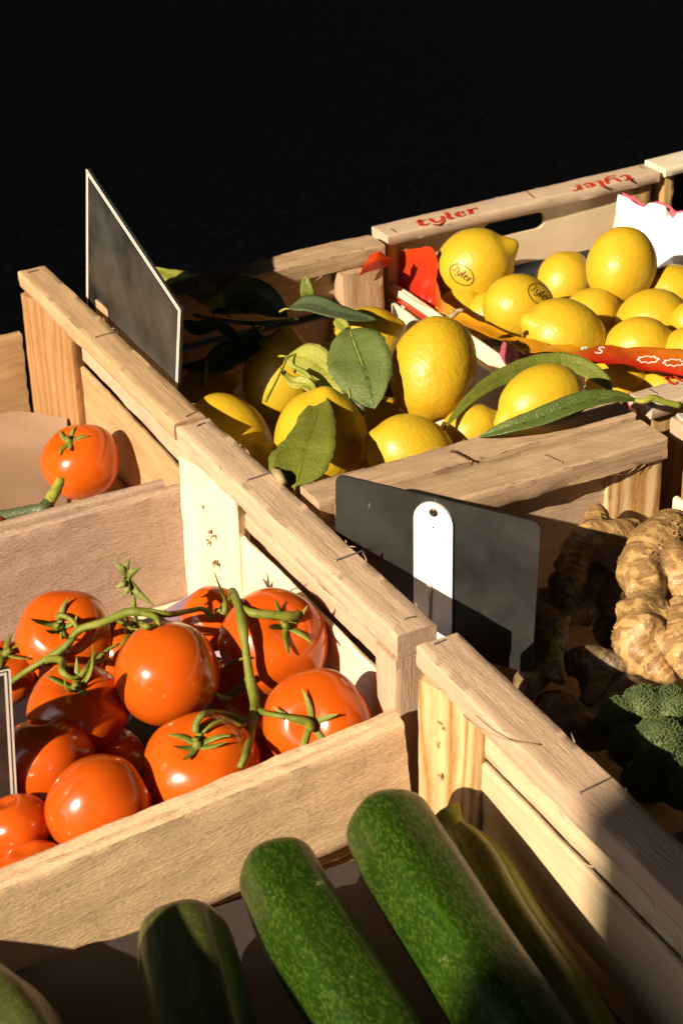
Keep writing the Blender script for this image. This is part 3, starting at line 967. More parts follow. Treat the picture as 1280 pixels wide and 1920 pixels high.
#SECTION signs
# ------------------------------------------------------------------ price cards
def card(name, TL, TR, BR, BL, t, mat, label, rad=0.0, borders=(), cat='price card'):
    """flat card: quad with thickness; borders = list of (inset0, inset1, material)"""
    TL, TR, BR, BL = map(V, (TL, TR, BR, BL))
    c = (TL+TR+BR+BL)/4
    n_ = (TR-TL).cross(BL-TL).normalized()
    if n_.dot(CAM-c) < 0:
        n_ = -n_
    root = thing(name, BL.lerp(BR, .5), label, cat, 'price cards on the crates')
    X = (TR-TL).normalized()
    Zc = n_
    Yc = Zc.cross(X)
    M = Matrix(((X.x, Yc.x, Zc.x, c.x), (X.y, Yc.y, Zc.y, c.y), (X.z, Yc.z, Zc.z, c.z), (0, 0, 0, 1)))
    inv = M.inverted()
    q = [inv @ p for p in (TL, TR, BR, BL)]
    def loop(inset):
        out = []
        for i in range(4):
            p, a, b = q[i].copy(), q[i-1], q[(i+1) % 4]
            da, db = (a-p).normalized(), (b-p).normalized()
            sn = abs(da.cross(db).z)
            p = p + (da+db)*(inset/sn)
            if rad > 0:
                r = max(rad-inset, .0008)
                for k in range(7):
                    tt = k/6
                    p0, p2 = p+da*r, p+db*r
                    out.append((p0.lerp(p, tt)).lerp(p.lerp(p2, tt), tt))
            else:
                out.append(p)
        return out
    o0 = loop(0)
    n = len(o0)
    vs = [p+V((0, 0, t/2)) for p in o0] + [p-V((0, 0, t/2)) for p in o0]
    fs = [tuple(range(n)), tuple(reversed(range(n, 2*n)))] + [(k, k+n, (k+1) % n+n, (k+1) % n) for k in range(n)]
    link('panel', mesh('panel', vs, fs, False), mat, root, M)
    for (i0, i1, bm_) in borders:
        a, b = loop(i0), loop(i1)
        zt = t/2+.0003
        vs = [p+V((0, 0, zt)) for p in a] + [p+V((0, 0, zt)) for p in b]
        fs = [(k, (k+1) % n, (k+1) % n+n, k+n) for k in range(n)]
        link('border_line', mesh('border_line', vs, fs, False), bm_, root, M)
    return root, M, q, t
v1 = -.0105
TLa, TRa, BRa = onv(165, 315, v1), onv(342, 580, v1), onv(331, 862, v1)
BLa = TLa + (BRa-TRa)*1.0
card('price_card', TLa, TRa, BRa, BLa, .0025, 'slate', 'tall dark slate sign with white double border standing behind the far-left rail', .0015,
     ((.0000, .0014, 'white_card'), (.0024, .0042, 'white_card')))
# black card with a white tag facing the viewer
hC = .943
TLb, TRb = at(630, 888, hC), at(1015, 980, hC)
nb = V(((TRb-TLb).y, -(TRb-TLb).x, 0)).normalized()
def onb(x, y, off=0.0):
    d = ray(x, y)
    return CAM + d*((TLb+nb*off-CAM).dot(nb)/d.dot(nb))
BRb = onb(996, 1262)
BLb = TLb + (BRb-TRb)
cardb, Mb, qb, tb = card('price_card', TLb, TRb, BRb, BLb, .0016, 'black_card', 'black rounded card with a white plastic tag, standing in the ginger crate', .007)
def tagmesh():
    """white strip with round top, hung on the card's face"""
    inv = Mb.inverted()
    top, bl, br = inv @ onb(815, 940), inv @ onb(776, 1215), inv @ onb(840, 1215)
    hw = ((inv @ onb(852, 985)) - (inv @ onb(781, 985))).length/2
    cx, cy = top.x, top.y-hw
    pts = [(cx+math.cos(a)*hw, cy+math.sin(a)*hw) for a in [math.pi*k/16 for k in range(17)]]
    sl = -.1
    yb = bl.y
    pts = pts + [(cx-hw + (yb-cy)*0, yb), (cx+hw, yb)]
    z0, z1 = tb/2+.0002, tb/2+.0022
    n = len(pts)
    vs = [(x, y, z1) for x, y in pts] + [(x, y, z0) for x, y in pts]
    fs = [tuple(range(n)), tuple(reversed(range(n, 2*n)))] + [(k, k+n, (k+1) % n+n, (k+1) % n) for k in range(n)]
    tg = link('hanging_tag', mesh('hanging_tag', vs, fs, False), 'white_plastic', cardb, Mb)
    m = MB()
    def disc(x, y, r, h, zz):
        v_, f_ = [], []
        for rr, hh in ((r, 0), (r, h*.6), (r*.7, h), (r*.35, h*.8), (0.0001, h*.5)):
            v_ += [(x+math.cos(2*math.pi*k/14)*rr, y+math.sin(2*math.pi*k/14)*rr, zz+hh) for k in range(14)]
        for i in range(4):
            f_ += [(i*14+k, i*14+(k+1) % 14, (i+1)*14+(k+1) % 14, (i+1)*14+k) for k in range(14)]
        return v_, f_
    for (px, py, r, h) in ((816, 957, .0030, .0012), (815, 985, .0007, .0004)):
        p = inv @ onb(px, py)
        m.add(*disc(p.x, p.y, r, h, z1))
    link('rivet', mesh('rivet', m.v, m.f), 'rivet', tg, Mb)
    a, b = inv @ onb(809, 1098), inv @ onb(806, 1200)
    m2 = MB()
    m2.tube([(a.x, a.y+.001, z1-.001), (a.x, a.y, z1+.0012), (b.x, b.y, z1+.0012)], [.0013, .0016, .0016], 8, 3)
    link('clip_rib', mesh('clip_rib', m2.v, m2.f), 'white_plastic', tg, Mb)
tagmesh()
# unseen sign added left of the courgette crate to shade the nearest courgettes
card('price_card', (.352, -.488, 1.0), (.53, -.488, .995), (.53, -.492, .845), (.352, -.492, .85), .0025, 'slate', 'unseen dark sign added beside the courgette crate to shade it', .002)
# sign cut by the left frame edge
TRc = at(19, 1250, .905)
rh = V((.09, .995, 0)).normalized()
dn3 = V((-.012, -.006, -.15))
TLc = TRc - rh*.15
card('price_card', TLc, TRc, TRc+dn3, TLc+dn3, .0025, 'slate', 'bordered slate sign cut off at the left edge, standing in the tomato crate', .002,
     ((.0000, .0014, 'white_card'), (.0024, .0042, 'white_card')))

#SECTION tomatoes
# ------------------------------------------------------------------ round fruit
def revolve(prof, n, lob=0, lobk=0.0, seed=0.0, wob=0.0):
    """prof: list of (axial z, radius). local Z = stem axis"""
    vs, fs = [], []
    for i, (z, r) in enumerate(prof):
        for k in range(n):
            a = 2*math.pi*k/n
            rr = r*(1 + lobk*math.cos(lob*a+seed)*min(1, r/(max(x[1] for x in prof)*.5)))
            p = V((math.cos(a)*rr, math.sin(a)*rr, z))
            if wob:
                p *= 1 + wob*nz(p, 38, seed)
            vs.append(p)
    for i in range(len(prof)-1):
        for k in range(n):
            fs.append((i*n+k, i*n+(k+1) % n, (i+1)*n+(k+1) % n, (i+1)*n+k))
    return vs, fs
def axis_matrix(axis, loc, spin=0.0):
    q = V(axis).normalized().to_track_quat('Z', 'Y')
    return Matrix.Translation(loc) @ q.to_matrix().to_4x4() @ Matrix.Rotation(spin, 4, 'Z')
def view_axis(dx, dy, back=False):
    """axis whose pole shows at (dx, dy) radii from the fruit's centre in the picture (dy up)"""
    k = math.sqrt(max(0, 1-dx*dx-dy*dy))
    return (RT*dx + UP*dy - FWD*(k if not back else -k)).normalized()
TOM_BV = ([], [])
TOMS = []
def tomato(px, py, rpx, z, pole, label, group='tomatoes in the tomato crate', squash=.86, seed=0, calyx=True, back=False, stub=.006, lob=.02, pear=0.0, cal_len=.022, up=.35):
    loc = at(px, py, z)
    R = rpx*depth(loc)/FPX
    ax = view_axis(*pole, back=back)
    M = axis_matrix(ax, loc, seed*1.3)
    prof = []
    NN = 36
    def zr(th):
        c, s = math.cos(th), math.sin(th)
        zz = R*squash*c - R*.17*math.exp(-(th/.33)**2) + R*.05*math.exp(-((math.pi-th)/.35)**2)*(-c if c < 0 else 0)*0
        rr = R*s*(1+.03*math.sin(th)**2*c) * (1 - pear*c)
        return zz, rr
    for i in range(NN+1):
        prof.append(zr(max(.0008, min(math.pi-.0008, math.pi*i/NN))))
    vs, fs = revolve(prof, 48, 5, lob, seed, .03)
    root = thing('tomato', loc, label, 'tomato', group)
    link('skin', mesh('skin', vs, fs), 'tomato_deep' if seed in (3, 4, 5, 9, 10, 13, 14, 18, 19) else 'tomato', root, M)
    b = len(TOM_BV[0])
    TOM_BV[0].extend([M @ v for v in vs])
    TOM_BV[1].extend([tuple(i+b for i in f) for f in fs])
    TOMS.append((loc, R, label))
    if calyx:
        rnd = random.Random(seed*17+3)
        m = MB()
        k = rnd.choice((5, 6))
        for s in range(k):
            a = 2*math.pi*s/k + rnd.uniform(-.25, .25)
            ln = cal_len*rnd.uniform(.8, 1.35)
            curl = up*rnd.uniform(.1, 2.0)
            pts, rads = [], []
            for j in range(6):
                tt = j/5
                d = .0015 + ln*tt*(.96-.25*curl*tt)
                th = math.asin(min(.95, d/R)) if d < R*.95 else 1.25
                zz, rr = zr(th)
                lift = .0010 + ln*curl*.55*tt**2.2
                aa = a + .35*math.sin(seed+s*2.1)*tt
                pts.append(V((math.cos(aa)*d, math.sin(aa)*d, zz+lift)))
                rads.append(.0017*math.sin(math.pi*(.28+.70*tt))+.0003 if j < 5 else .0003)
            # flat leaf-like strip
            q = crom([(*p, r) for p, r in zip(pts, rads)], 3)
            vs_, fs_ = [], []
            side = V((-math.sin(a), math.cos(a), 0))
            for (x, y, zz, r) in q:
                p = V((x, y, zz))
                for kk, (o1, o2) in enumerate(((-1, .0003), (0, -.0002), (1, .0003), (1, -.0004), (0, -.0010), (-1, -.0004))):
                    vs_.append(p + side*r*o1 + V((0, 0, o2*(1 if kk < 3 else 1))))
            for i in range(len(q)-1):
                for kk in range(6):
                    fs_.append((i*6+kk, i*6+(kk+1) % 6, (i+1)*6+(kk+1) % 6, (i+1)*6+kk))
            fs_.append(tuple(range(6)))
            m.add(vs_, fs_)
        z0 = zr(.05)[0]
        m.tube([V((0, 0, z0-.001)), V((0, 0, z0+.002)), V((.001, .0005, z0+stub*.6)), V((.002, .001, z0+stub))], [.004, .0033, .0022, .0025], 9, 3, .15)
        link('calyx', mesh('calyx', [v for v in m.v], m.f), 'vine', root, M)
    return root

tomato(312, 1264, 99, .835, (.15, .55), 'large glossy tomato in the middle, showing its smooth bottom, no calyx in view', seed=1, back=True, squash=1.02, lob=.01, calyx=False)
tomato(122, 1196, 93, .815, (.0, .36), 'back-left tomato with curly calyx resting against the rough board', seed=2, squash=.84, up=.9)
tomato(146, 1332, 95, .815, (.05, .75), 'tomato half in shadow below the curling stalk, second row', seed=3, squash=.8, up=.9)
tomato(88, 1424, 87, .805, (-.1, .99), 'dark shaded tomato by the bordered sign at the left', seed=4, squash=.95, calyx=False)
tomato(186, 1512, 95, .812, (.8, .52), 'egg-shaped tomato with a bright highlight just behind the front board', seed=5, squash=1.08, calyx=False, back=True)
tomato(378, 1440, 111, .815, (-.05, .66), 'front tomato under the lower stalk with a short yellow speck', seed=6, squash=.82, up=.25, cal_len=.018)
tomato(513, 1205, 103, .825, (.30, .42), 'back-right tomato with a grey green star calyx against the pale slats', seed=7, squash=.93, up=.45, cal_len=.020)
tomato(594, 1358, 104, .827, (-.14, .10), 'right-hand tomato touching the front board, dark stem hole and spread sepals', seed=8, squash=.88, up=.25, cal_len=.026)
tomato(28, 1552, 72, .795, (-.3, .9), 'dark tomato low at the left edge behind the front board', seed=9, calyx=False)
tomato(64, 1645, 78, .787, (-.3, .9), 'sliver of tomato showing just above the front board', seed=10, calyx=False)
tomato(232, 1218, 66, .80, (.5, .62), 'small tomato peeping out behind the large middle one', seed=11, squash=.9, up=.6, cal_len=.018)
tomato(402, 1160, 62, .815, (.05, .3), 'tomato squeezed between the middle and back-right ones', seed=12, calyx=False)
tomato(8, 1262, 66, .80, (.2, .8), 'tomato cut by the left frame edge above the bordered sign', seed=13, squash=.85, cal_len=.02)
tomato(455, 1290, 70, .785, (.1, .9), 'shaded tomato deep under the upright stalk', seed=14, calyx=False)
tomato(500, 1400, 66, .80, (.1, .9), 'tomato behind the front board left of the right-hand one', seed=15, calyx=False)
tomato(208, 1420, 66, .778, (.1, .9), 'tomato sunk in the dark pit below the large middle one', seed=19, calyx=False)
tomato(152, 866, 75, .797, (-.28, .62), 'single ripe tomato with green calyx on the brown paper in the far-left crate', 'tomatoes in the far-left crate', seed=16, squash=.9, up=.25, cal_len=.015)
tomato(-14, 988, 30, .805, (0, .95), 'tomato cut by the left edge under the thick stalk', 'tomatoes in the far-left crate', seed=17, calyx=False)
tomato(46, 1020, 42, .795, (0, .95), 'dark red tomato almost hidden behind the rough board', 'tomatoes in the far-left crate', seed=18, calyx=False)

TB = BVHTree.FromPolygons([tuple(v) for v in TOM_BV[0]], TOM_BV[1])
def on_tom(px, py, off, dflt):
    d = ray(px, py)
    hit = TB.ray_cast(CAM, d.normalized())
    if hit[0] is not None:
        return CAM + d*(depth(hit[0]) - off)
    return CAM + d*dflt
def vine_path(pts, base=1.30):
    """pts: (px, py, radius_px, lift in mm)"""
    P, R = [], []
    for (x, y, r, lift) in pts:
        p = on_tom(x, y, lift*.001 + r*base/FPX, base)
        P.append(p)
        R.append(.80*r*(1+.16*math.sin(len(P)*2.4+x*.1))*depth(p)/FPX)
    # even out depth jumps
    for _ in range(2):
        dd = [depth(p) for p in P]
        for i in range(1, len(P)-1):
            m_ = (dd[i-1]+dd[i+1])/2
            tgt = min(dd[i], m_) if dd[i] > m_ else dd[i]
            d = ray(pts[i][0], pts[i][1])
            P[i] = CAM + d*(tgt*.6+dd[i]*.4)
    return P, R
def hairs(mb, P, R, n, seed):
    rnd = random.Random(seed)
    for _ in range(n):
        i = rnd.randrange(len(P)-1)
        t_ = rnd.random()
        p = V(P[i]).lerp(V(P[i+1]), t_)
        r = R[i]
        d = V((rnd.gauss(0, 1), rnd.gauss(0, 1), rnd.gauss(0, 1))).normalized()
        l_ = rnd.uniform(.0012, .0028)
        mb.tube([p+d*r*.7, p+d*(r+l_)], [.00010, .00004], 3, 1)

t1 = thing('tomato_vine', on_tom(200, 1180, .01, 1.3), 'hairy green stalk lying over the back-left tomatoes with a raised dried calyx', 'vine', 'tomato stalks')
m = MB()
P, R = vine_path([(5, 1290, 8, 2), (60, 1252, 9, 4), (120, 1215, 9, 6), (148, 1182, 10, 6), (190, 1168, 9.5, 6), (240, 1148, 10, 6), (275, 1148, 10, 5), (318, 1152, 7, 4), (350, 1146, 6.5, 4), (380, 1142, 7, 4), (400, 1158, 10, 4)], 1.31)
m.tube(P, R, 10, 4, .25); hairs(m, P, R, 160, 1)
m.build('main_stalk', 'vine', t1, Matrix.Translation(P[4]))
m = MB()
for pts in ([(148, 1182, 7, 5), (138, 1165, 6, 4), (118, 1154, 7, 3), (108, 1158, 8, 2)],
            [(60, 1252, 8, 5), (95, 1236, 8, 7), (118, 1240, 9, 7), (116, 1258, 8, 4), (134, 1271, 6, 3), (150, 1268, 5, 2)],
            [(150, 1268, 7, 2), (165, 1252, 7, 5), (180, 1228, 4, 6), (184, 1222, 1.5, 6)],
            [(160, 1262, 4, 2), (180, 1245, 3.5, 3), (202, 1236, 2, 3), (212, 1232, 1, 3)],
            [(176, 1242, 4, 5), (200, 1220, 5, 6), (220, 1209, 3.5, 6), (224, 1205, 1, 6)],
            [(262, 1148, 8, 5), (290, 1156, 7, 4), (298, 1170, 5, 3), (288, 1166, 3, 2)],
            [(210, 1158, 3, 5), (228, 1168, 4, 4), (245, 1178, 3.5, 3), (258, 1180, 2, 3)],
            [(262, 1165, 6, 4), (272, 1175, 8, 3), (285, 1172, 4, 3)],
            [(252, 1140, 6, 5), (250, 1115, 5, 8), (242, 1096, 6, 12), (240, 1084, 7, 15)]):
    P, R = vine_path(pts, 1.31)
    m.tube(P, R, 8, 4, .25); hairs(m, P, R, 22, len(pts)*7)
m.build('side_stalk', 'vine', t1, Matrix.Translation(P[0]))
# raised dried calyx of a picked tomato
c0 = V(P[-1])
m = MB()
for (x1, y1, dz) in ((210, 1050, 0), (245, 1044, 0), (268, 1062, 0), (290, 1136, 0), (232, 1120, 0), (216, 1104, 0)):
    dcal = depth(c0)
    e = CAM + ray(x1, y1)*(dcal-.004)
    mid = c0.lerp(e, .5) - FWD*.004 + RT*(.002 if x1 < 240 else -.002)
    q = crom([(*c0, .0018), (*mid, .0026), (*e, .0003)], 6)
    vs_, fs_ = [], []
    side = (e-c0).cross(FWD).normalized()
    for (x, y, zz, r) in q:
        for o1, o2 in ((-1, -.0006), (0, .0004), (1, -.0006), (0, .0012)):
            vs_.append(V((x, y, zz)) + side*r*o1 + FWD*o2)
    for i in range(len(q)-1):
        for kk in range(4):
            fs_.append((i*4+kk, i*4+(kk+1) % 4, (i+1)*4+(kk+1) % 4, (i+1)*4+kk))
    m.add(vs_, fs_)
m.build('calyx', 'vine_dull', t1, Matrix.Translation(c0))

t2 = thing('tomato_vine', on_tom(470, 1250, .01, 1.28), 'thick upright green stalk dividing the right-hand tomatoes, forked to three fruits', 'vine', 'tomato stalks')
m = MB()
P, R = vine_path([(436, 1110, 10, 8), (447, 1135, 11, 9), (455, 1175, 11, 9), (462, 1225, 11, 10), (469, 1275, 10.5, 12), (478, 1320, 13, 11), (472, 1370, 9.5, 8), (462, 1410, 9, 6), (450, 1440, 9, 5)], 1.275)
m.tube(P, R, 12, 4, .18); hairs(m, P, R, 60, 3)
m.build('main_stalk', 'vine', t2, Matrix.Translation(P[3]))
m = MB()
for pts in ([(455, 1140, 8, 7), (475, 1150, 9, 6), (515, 1153, 9, 6), (545, 1156, 10, 4), (560, 1148, 8, 3)],
            [(480, 1328, 10, 9), (500, 1338, 8, 8), (540, 1345, 8.5, 7), (575, 1352, 11, 4), (584, 1368, 9, 1)],
            [(466, 1270, 8, 9), (450, 1290, 9, 7), (432, 1304, 10, 4), (414, 1308, 7, 3), (404, 1300, 3, 3)],
            [(464, 1232, 4, 6), (440, 1240, 4, 7), (425, 1250, 4, 5), (418, 1262, 1.5, 4)],
            [(474, 1362, 7, 7), (455, 1350, 8, 8), (420, 1338, 9, 9), (385, 1338, 10, 9), (370, 1352, 10, 5), (366, 1374, 9, 1)],
            [(455, 1362, 4, 5), (430, 1350, 4.5, 6), (402, 1356, 5, 5), (380, 1374, 4, 2)],
            [(418, 1155, 10, 4), (424, 1130, 6, 6), (412, 1100, 3, 8), (402, 1072, 1, 8)],
            [(440, 1118, 5, 6), (424, 1130, 6, 5), (410, 1150, 8, 3)]):
    P, R = vine_path(pts, 1.29)
    m.tube(P, R, 9, 4, .25); hairs(m, P, R, 14, len(pts)*5)
m.build('side_stalk', 'vine', t2, Matrix.Translation(P[0]))
t3 = thing('tomato_vine', at(85, 950, .82), 'thick cut stalk with a yellow green end poking up in the far-left crate', 'vine', 'tomato stalks')
m = MB()
zz = .815
m.tube([at(115, 898, zz+.012), at(104, 922, zz+.006), at(90, 946, zz)], [.0036, .0044, .0056], 12, 6, .3)
m.build('cut_end', 'stalk', t3, Matrix.Translation(at(104, 922, zz)))
m = MB()
m.tube([at(92, 942, zz+.001), at(80, 956, zz-.001), at(60, 958, zz-.002), at(20, 966, zz-.004), at(-30, 972, zz-.006)], [.0050, .0058, .0052, .0050, .0050], 12, 5, .2)
m.build('main_stalk', 'leaf_dark', t3, Matrix.Translation(at(60, 958, zz)))  # dark leaf material puts the shade on this length into its colour
m = MB()
m.tube([at(86, 952, zz-.003), at(80, 972, zz-.012), at(74, 995, zz-.022)], [.003, .0022, .001], 8, 3)
m.tube([at(78, 958, zz-.003), at(66, 975, zz-.012), at(66, 992, zz-.022)], [.003, .0022, .001], 8, 3)
m.build('side_stalk', 'vine_dull', t3, Matrix.Translation(at(80, 972, zz)))

# paper in the tomato crates
rows = []
for i in range(7):
    k = i/6
    rows.append([at(-30+j*26, 962-k*185-(6-abs(j-2.6)*4 if i == 6 else 0), .7575 + .0*k + max(0, k-.6)*.05) for j in range(7)])
o = sheet('liner_paper', rows, 'kraft', None, .0008, .0012, 25, fine=3)
tag(o, 'brown kraft paper with a rounded edge lining the far-left crate', 'paper')
P0 = [at(296, 1150, .815), at(345, 1122, .825), at(385, 1099, .832), at(412, 1108, .83)]
P1 = [at(330, 1180, .80), at(365, 1168, .80), at(400, 1160, .80), at(425, 1165, .80)]
P2 = [p + V((.004, -.004, -.03)) for p in P1]
o = sheet('tray_paper', [P0, P1, P2], 'lavender', None, .0008, .0015, 40, fine=5)
tag(o, 'lavender tray paper sticking up behind the middle tomato', 'paper')
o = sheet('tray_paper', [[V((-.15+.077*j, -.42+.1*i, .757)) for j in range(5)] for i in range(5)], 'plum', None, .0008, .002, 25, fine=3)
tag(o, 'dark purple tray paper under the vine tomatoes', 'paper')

#SECTION lemons
# ------------------------------------------------------------------ lemons
LEM = {}
def lemon(key, px, py, rpx, z, ang, label, ratio=1.2, tilt=10, nip=.16, group='loose lemons in the lettered crate', mat='lemon', lump=.025, stemend=.04, seed=None):
    loc = at(px, py, z)
    R = rpx*depth(loc)/FPX
    a = math.radians(ang)
    b = math.radians(tilt)
    ax = (RT*math.cos(a) + UP*math.sin(a))*math.cos(b) - FWD*math.sin(b)
    seed = seed if seed is not None else len(LEM)*1.7+.5
    M = axis_matrix(ax, loc, seed)
    A = R*ratio
    prof = []
    NN = 44
    for i in range(NN+1):
        th = max(.0015, min(math.pi-.0015, math.pi*i/NN))
        zz = A*math.cos(th) + nip*R*math.exp(-(th/.26)**2)*1.25 - nip*R*.12*math.exp(-((th-.42)/.16)**2)
        zz -= stemend*R*math.exp(-((math.pi-th)/.22)**2) * (1.6 if stemend > .05 else -1)
        rr = R*math.sin(th)**.96
        prof.append((zz, rr))
    vs, fs = revolve(prof, 56, 3, .006, seed, lump)
    root = thing('lemon', loc, label, 'lemon', group)
    link('peel', mesh('peel', vs, fs), mat, root, M)
    m = MB()        # dry stem scar
    zc = prof[-1][0]
    m.tube([V((0, 0, zc+.002)), V((0, 0, zc-.0008)), V((.0002, 0, zc-.0016))], [.0024, .0022, .0008], 9, 2, .3)
    link('stem_scar', mesh('stem_scar', m.v, m.f), 'twig_brown', root, M)
    LEM[key] = (root, [M @ v for v in vs], fs, loc, R*max(1, (1+ratio)/2))
    return root
GL = 'leafy lemons in the rough crate'
lemon('A', 813, 692, 80, .905, -105, 'largest bumpy lemon standing upright, a brown twig stub at its top', 1.27, 4, .10, GL, 'lemon_rough', .035, .03)
lemon('B', 1014, 752, 66, .905, 208, 'pale bright lemon with pointed nipple framed by two green leaves', 1.30, 12, .22, GL, 'lemon', .015)
lemon('B2', 880, 812, 52, .868, 30, 'small lemon tucked below the upright one behind the split rail', 1.2, 10, .12, GL, 'lemon')
lemon('C', 770, 852, 74, .872, 160, 'lemon with a diagonal shadow right behind the rough front rail', 1.16, 20, .1, GL, 'lemon')
lemon('D', 602, 826, 88, .868, 85, 'lemon behind the big front leaf, green stem on its top', 1.12, 25, .10, GL, 'lemon', .02)
lemon('E', 432, 822, 72, .852, -52, 'leftmost lemon, long and half shaded beside the joined rails', 1.30, 8, .10, GL, 'lemon', .015)
lemon('F', 525, 706, 70, .850, 80, 'shaded brownish lemon behind the small yellow green leaves', 1.22, 10, .14, GL, 'lemon', .02)
lemon('G', 688, 636, 60, .852, 20, 'lemon partly covered by a thin dark leaf near the crate corner', 1.15, 10, .1, GL, 'lemon')
lemon('H', 718, 800, 52, .846, 40, 'lemon in deep shade between the upright lemon and the front leaf', 1.15, 10, .1, GL, 'lemon')
lemon('I', 672, 885, 50, .838, 10, 'yellow sliver of lemon beside the tip of the front leaf', 1.2, 10, .1, GL, 'lemon')
lemon('J', 512, 890, 52, .842, 120, 'lemon bit showing left of the front leaf', 1.2, 10, .1, GL, 'lemon')
lemon('K', 390, 735, 52, .825, 20, 'almost black shaded lemon under the curved dark leaf', 1.2, 10, .1, GL, 'lemon')
lemon('L', 610, 700, 56, .815, 20, 'hidden lemon under the yellow green leaves', 1.2, 10, .1, GL, 'lemon')

lemon('a', 888, 500, 70, .872, 28, 'stamped lemon at the back left with its nipple pointing to the hand hole', 1.10, 14, .20)
lemon('b', 972, 577, 63, .868, 170, 'stamped lemon lying in front of the nipple-ended one', 1.10, 30, .05)
lemon('c', 1056, 632, 72, .872, 160, 'wide lemon with a soft knob resting on the yellow paper edge', 1.14, 22, .16)
lemon('d', 1164, 499, 66, .882, 75, 'upright round lemon on top of the heap with a dark stem scar below', 1.13, -6, .0)
lemon('e', 1055, 530, 54, .845, 60, 'lemon between the stamped one and the upright top lemon', 1.1, 10, .05)
lemon('f', 1106, 594, 52, .850, 30, 'lemon tucked under the upright top lemon', 1.1, 10, .05)
lemon('g', 1222, 606, 64, .858, 20, 'lemon at the right below the upright top lemon', 1.12, 10, .08)
lemon('h', 1196, 652, 58, .866, 15, 'lemon just behind the red printed paper at the right', 1.12, 10, .08)
lemon('i', 1256, 552, 56, .852, 10, 'lemon cut by the right edge under the white paper', 1.12, 10, .08)
lemon('j', 1292, 664, 52, .865, 10, 'lemon cut by the right edge behind the red paper', 1.1, 10, .08)
lemon('j2', 1290, 606, 36, .872, 80, 'small lemon tip at the right frame edge', 1.1, 10, .08)
lemon('k', 1155, 716, 52, .848, 10, 'lemon showing beneath the red printed paper', 1.15, 10, .08)
lemon('l', 1250, 735, 52, .842, 10, 'shaded lemon under the red paper near the right rail', 1.15, 10, .08)
lemon('m', 915, 592, 45, .840, 10, 'dark lemon gap-filler below the two stamped lemons', 1.15, 10, .08)
lemon('n', 862, 582, 42, .842, 30, 'lemon half wrapped by the yellow end of the torn paper', 1.15, 10, .08)

def bv(key):
    return BVHTree.FromPolygons([tuple(v) for v in LEM[key][1]], LEM[key][2])
def stamp(key, cx, cy, ang, sx, sy):
    """oval ink stamp printed on the peel"""
    T = bv(key)
    ca, sa = math.cos(math.radians(ang)), math.sin(math.radians(ang))
    def place(x, y):
        X, Y = cx + (x*ca - y*sa), cy + (x*sa + y*ca)
        d = ray(X, Y).normalized()
        h = T.ray_cast(CAM, d)
        p = h[0] if h[0] is not None else CAM + d*1.6
        return V(p) - d*.0004
    m = MB()
    ring = [(math.cos(2*math.pi*k/24)*sx, math.sin(2*math.pi*k/24)*sy, 1.9) for k in range(25)]
    ribbon(m, ring, place)
    ss, wd = strokes('Tyler', .12)
    k = sx*1.58/wd
    for s in ss:
        ribbon(m, [((x-wd/2+.05)*k + y*k*.05, -(y-.45)*k*1.05, w_*k*1.15) for x, y, w_ in s], place)
    m.build('ink_stamp', 'black_ink', LEM[key][0], Matrix.Translation(LEM[key][3]), False)
stamp('a', 865, 515, 38, 25, 17)
stamp('b', 1012, 552, 38, 25, 17)

# ------------------------------------------------------------------ leaves
def leaf(mids, hw, face, mat, label, group='lemon leaves', fold=.25, wave=.05, tipk=1.0, skew=0.0, n=26, shape=1.0, stalk=True, name='lemon_leaf', nick=0.0):
    """mids: world points base->tip; hw: half-width in m; face: direction the upper side looks to"""
    C = [V(p) for p in crom([tuple(p) for p in mids], max(3, n//(len(mids)-1)))]
    N = len(C)-1
    vs, fs, uv = [], [], []
    K = 4
    face = V(face).normalized()
    tot = sum((C[i+1]-C[i]).length for i in range(N))
    for i in range(N+1):
        t_ = i/N
        tn = (C[min(i+1, N)]-C[max(i-1, 0)]).normalized()
        side = tn.cross(face).normalized()
        nrm = side.cross(tn).normalized()
        wv = hw*(math.sin(math.pi*min(1, max(0, t_))**.85)**.72)*shape if 0 < t_ < 1 else hw*.02
        wv *= 1 + .025*math.sin(i*2.3) + .03*nz(C[i], 160, hw*1e3)
        for j in range(-K, K+1):
            s = j/K
            p = C[i] + side*(s*wv*(1+skew*s)) + nrm*(abs(s)*fold*wv - (s*s)*fold*.35*wv) + nrm*(wave*hw*1.6*math.sin(t_*11+s*2.2)*abs(s)) + nrm*(hw*.10*nz(C[i]+side*s*wv, 70, 3))
            vs.append(p)
            uv.append((t_, .5+.5*s))
    W = 2*K+1
    M_ = len(vs)
    top = [v + face*.00025 for v in vs]
    bot = [v - face*.00025 for v in vs]
    for i in range(N):
        for j in range(W-1):
            a, b, c, d = i*W+j, i*W+j+1, (i+1)*W+j+1, (i+1)*W+j
            fs.append((a, b, c, d))
            fs.append((a+M_, d+M_, c+M_, b+M_))
    rim = [j for j in range(W)] + [i*W+W-1 for i in range(1, N+1)] + [N*W+j for j in range(W-2, -1, -1)] + [i*W for i in range(N-1, 0, -1)]
    for a, b in zip(rim, rim[1:]+rim[:1]):
        fs.append((a, a+M_, b+M_, b))
    c0 = C[N//2]
    me = mesh(name, [v-c0 for v in top+bot], fs)
    ul = me.uv_layers.new(name='UVMap')
    for lp in me.loops:
        ul.data[lp.index].uv = uv[lp.vertex_index % M_]
    root = thing(name, C[0], label, 'leaf', group)
    link('blade', me, mat, root, Matrix.Translation(c0))
    m = MB()
    rib = [C[i] + (-(face) if False else face)*.0000 - face*.0006 for i in range(0, N+1, 3)]
    st = (C[0]-C[2]).normalized()
    pts = ([C[0]+st*.008 - face*.002, C[0]+st*.003] if stalk else []) + rib
    m.tube(pts, [max(.0003, .0011*(1-k/len(pts))) for k in range(len(pts))], 7, 2)
    m.build('stalk', 'twig', root, Matrix.Translation(C[0]))
    return root
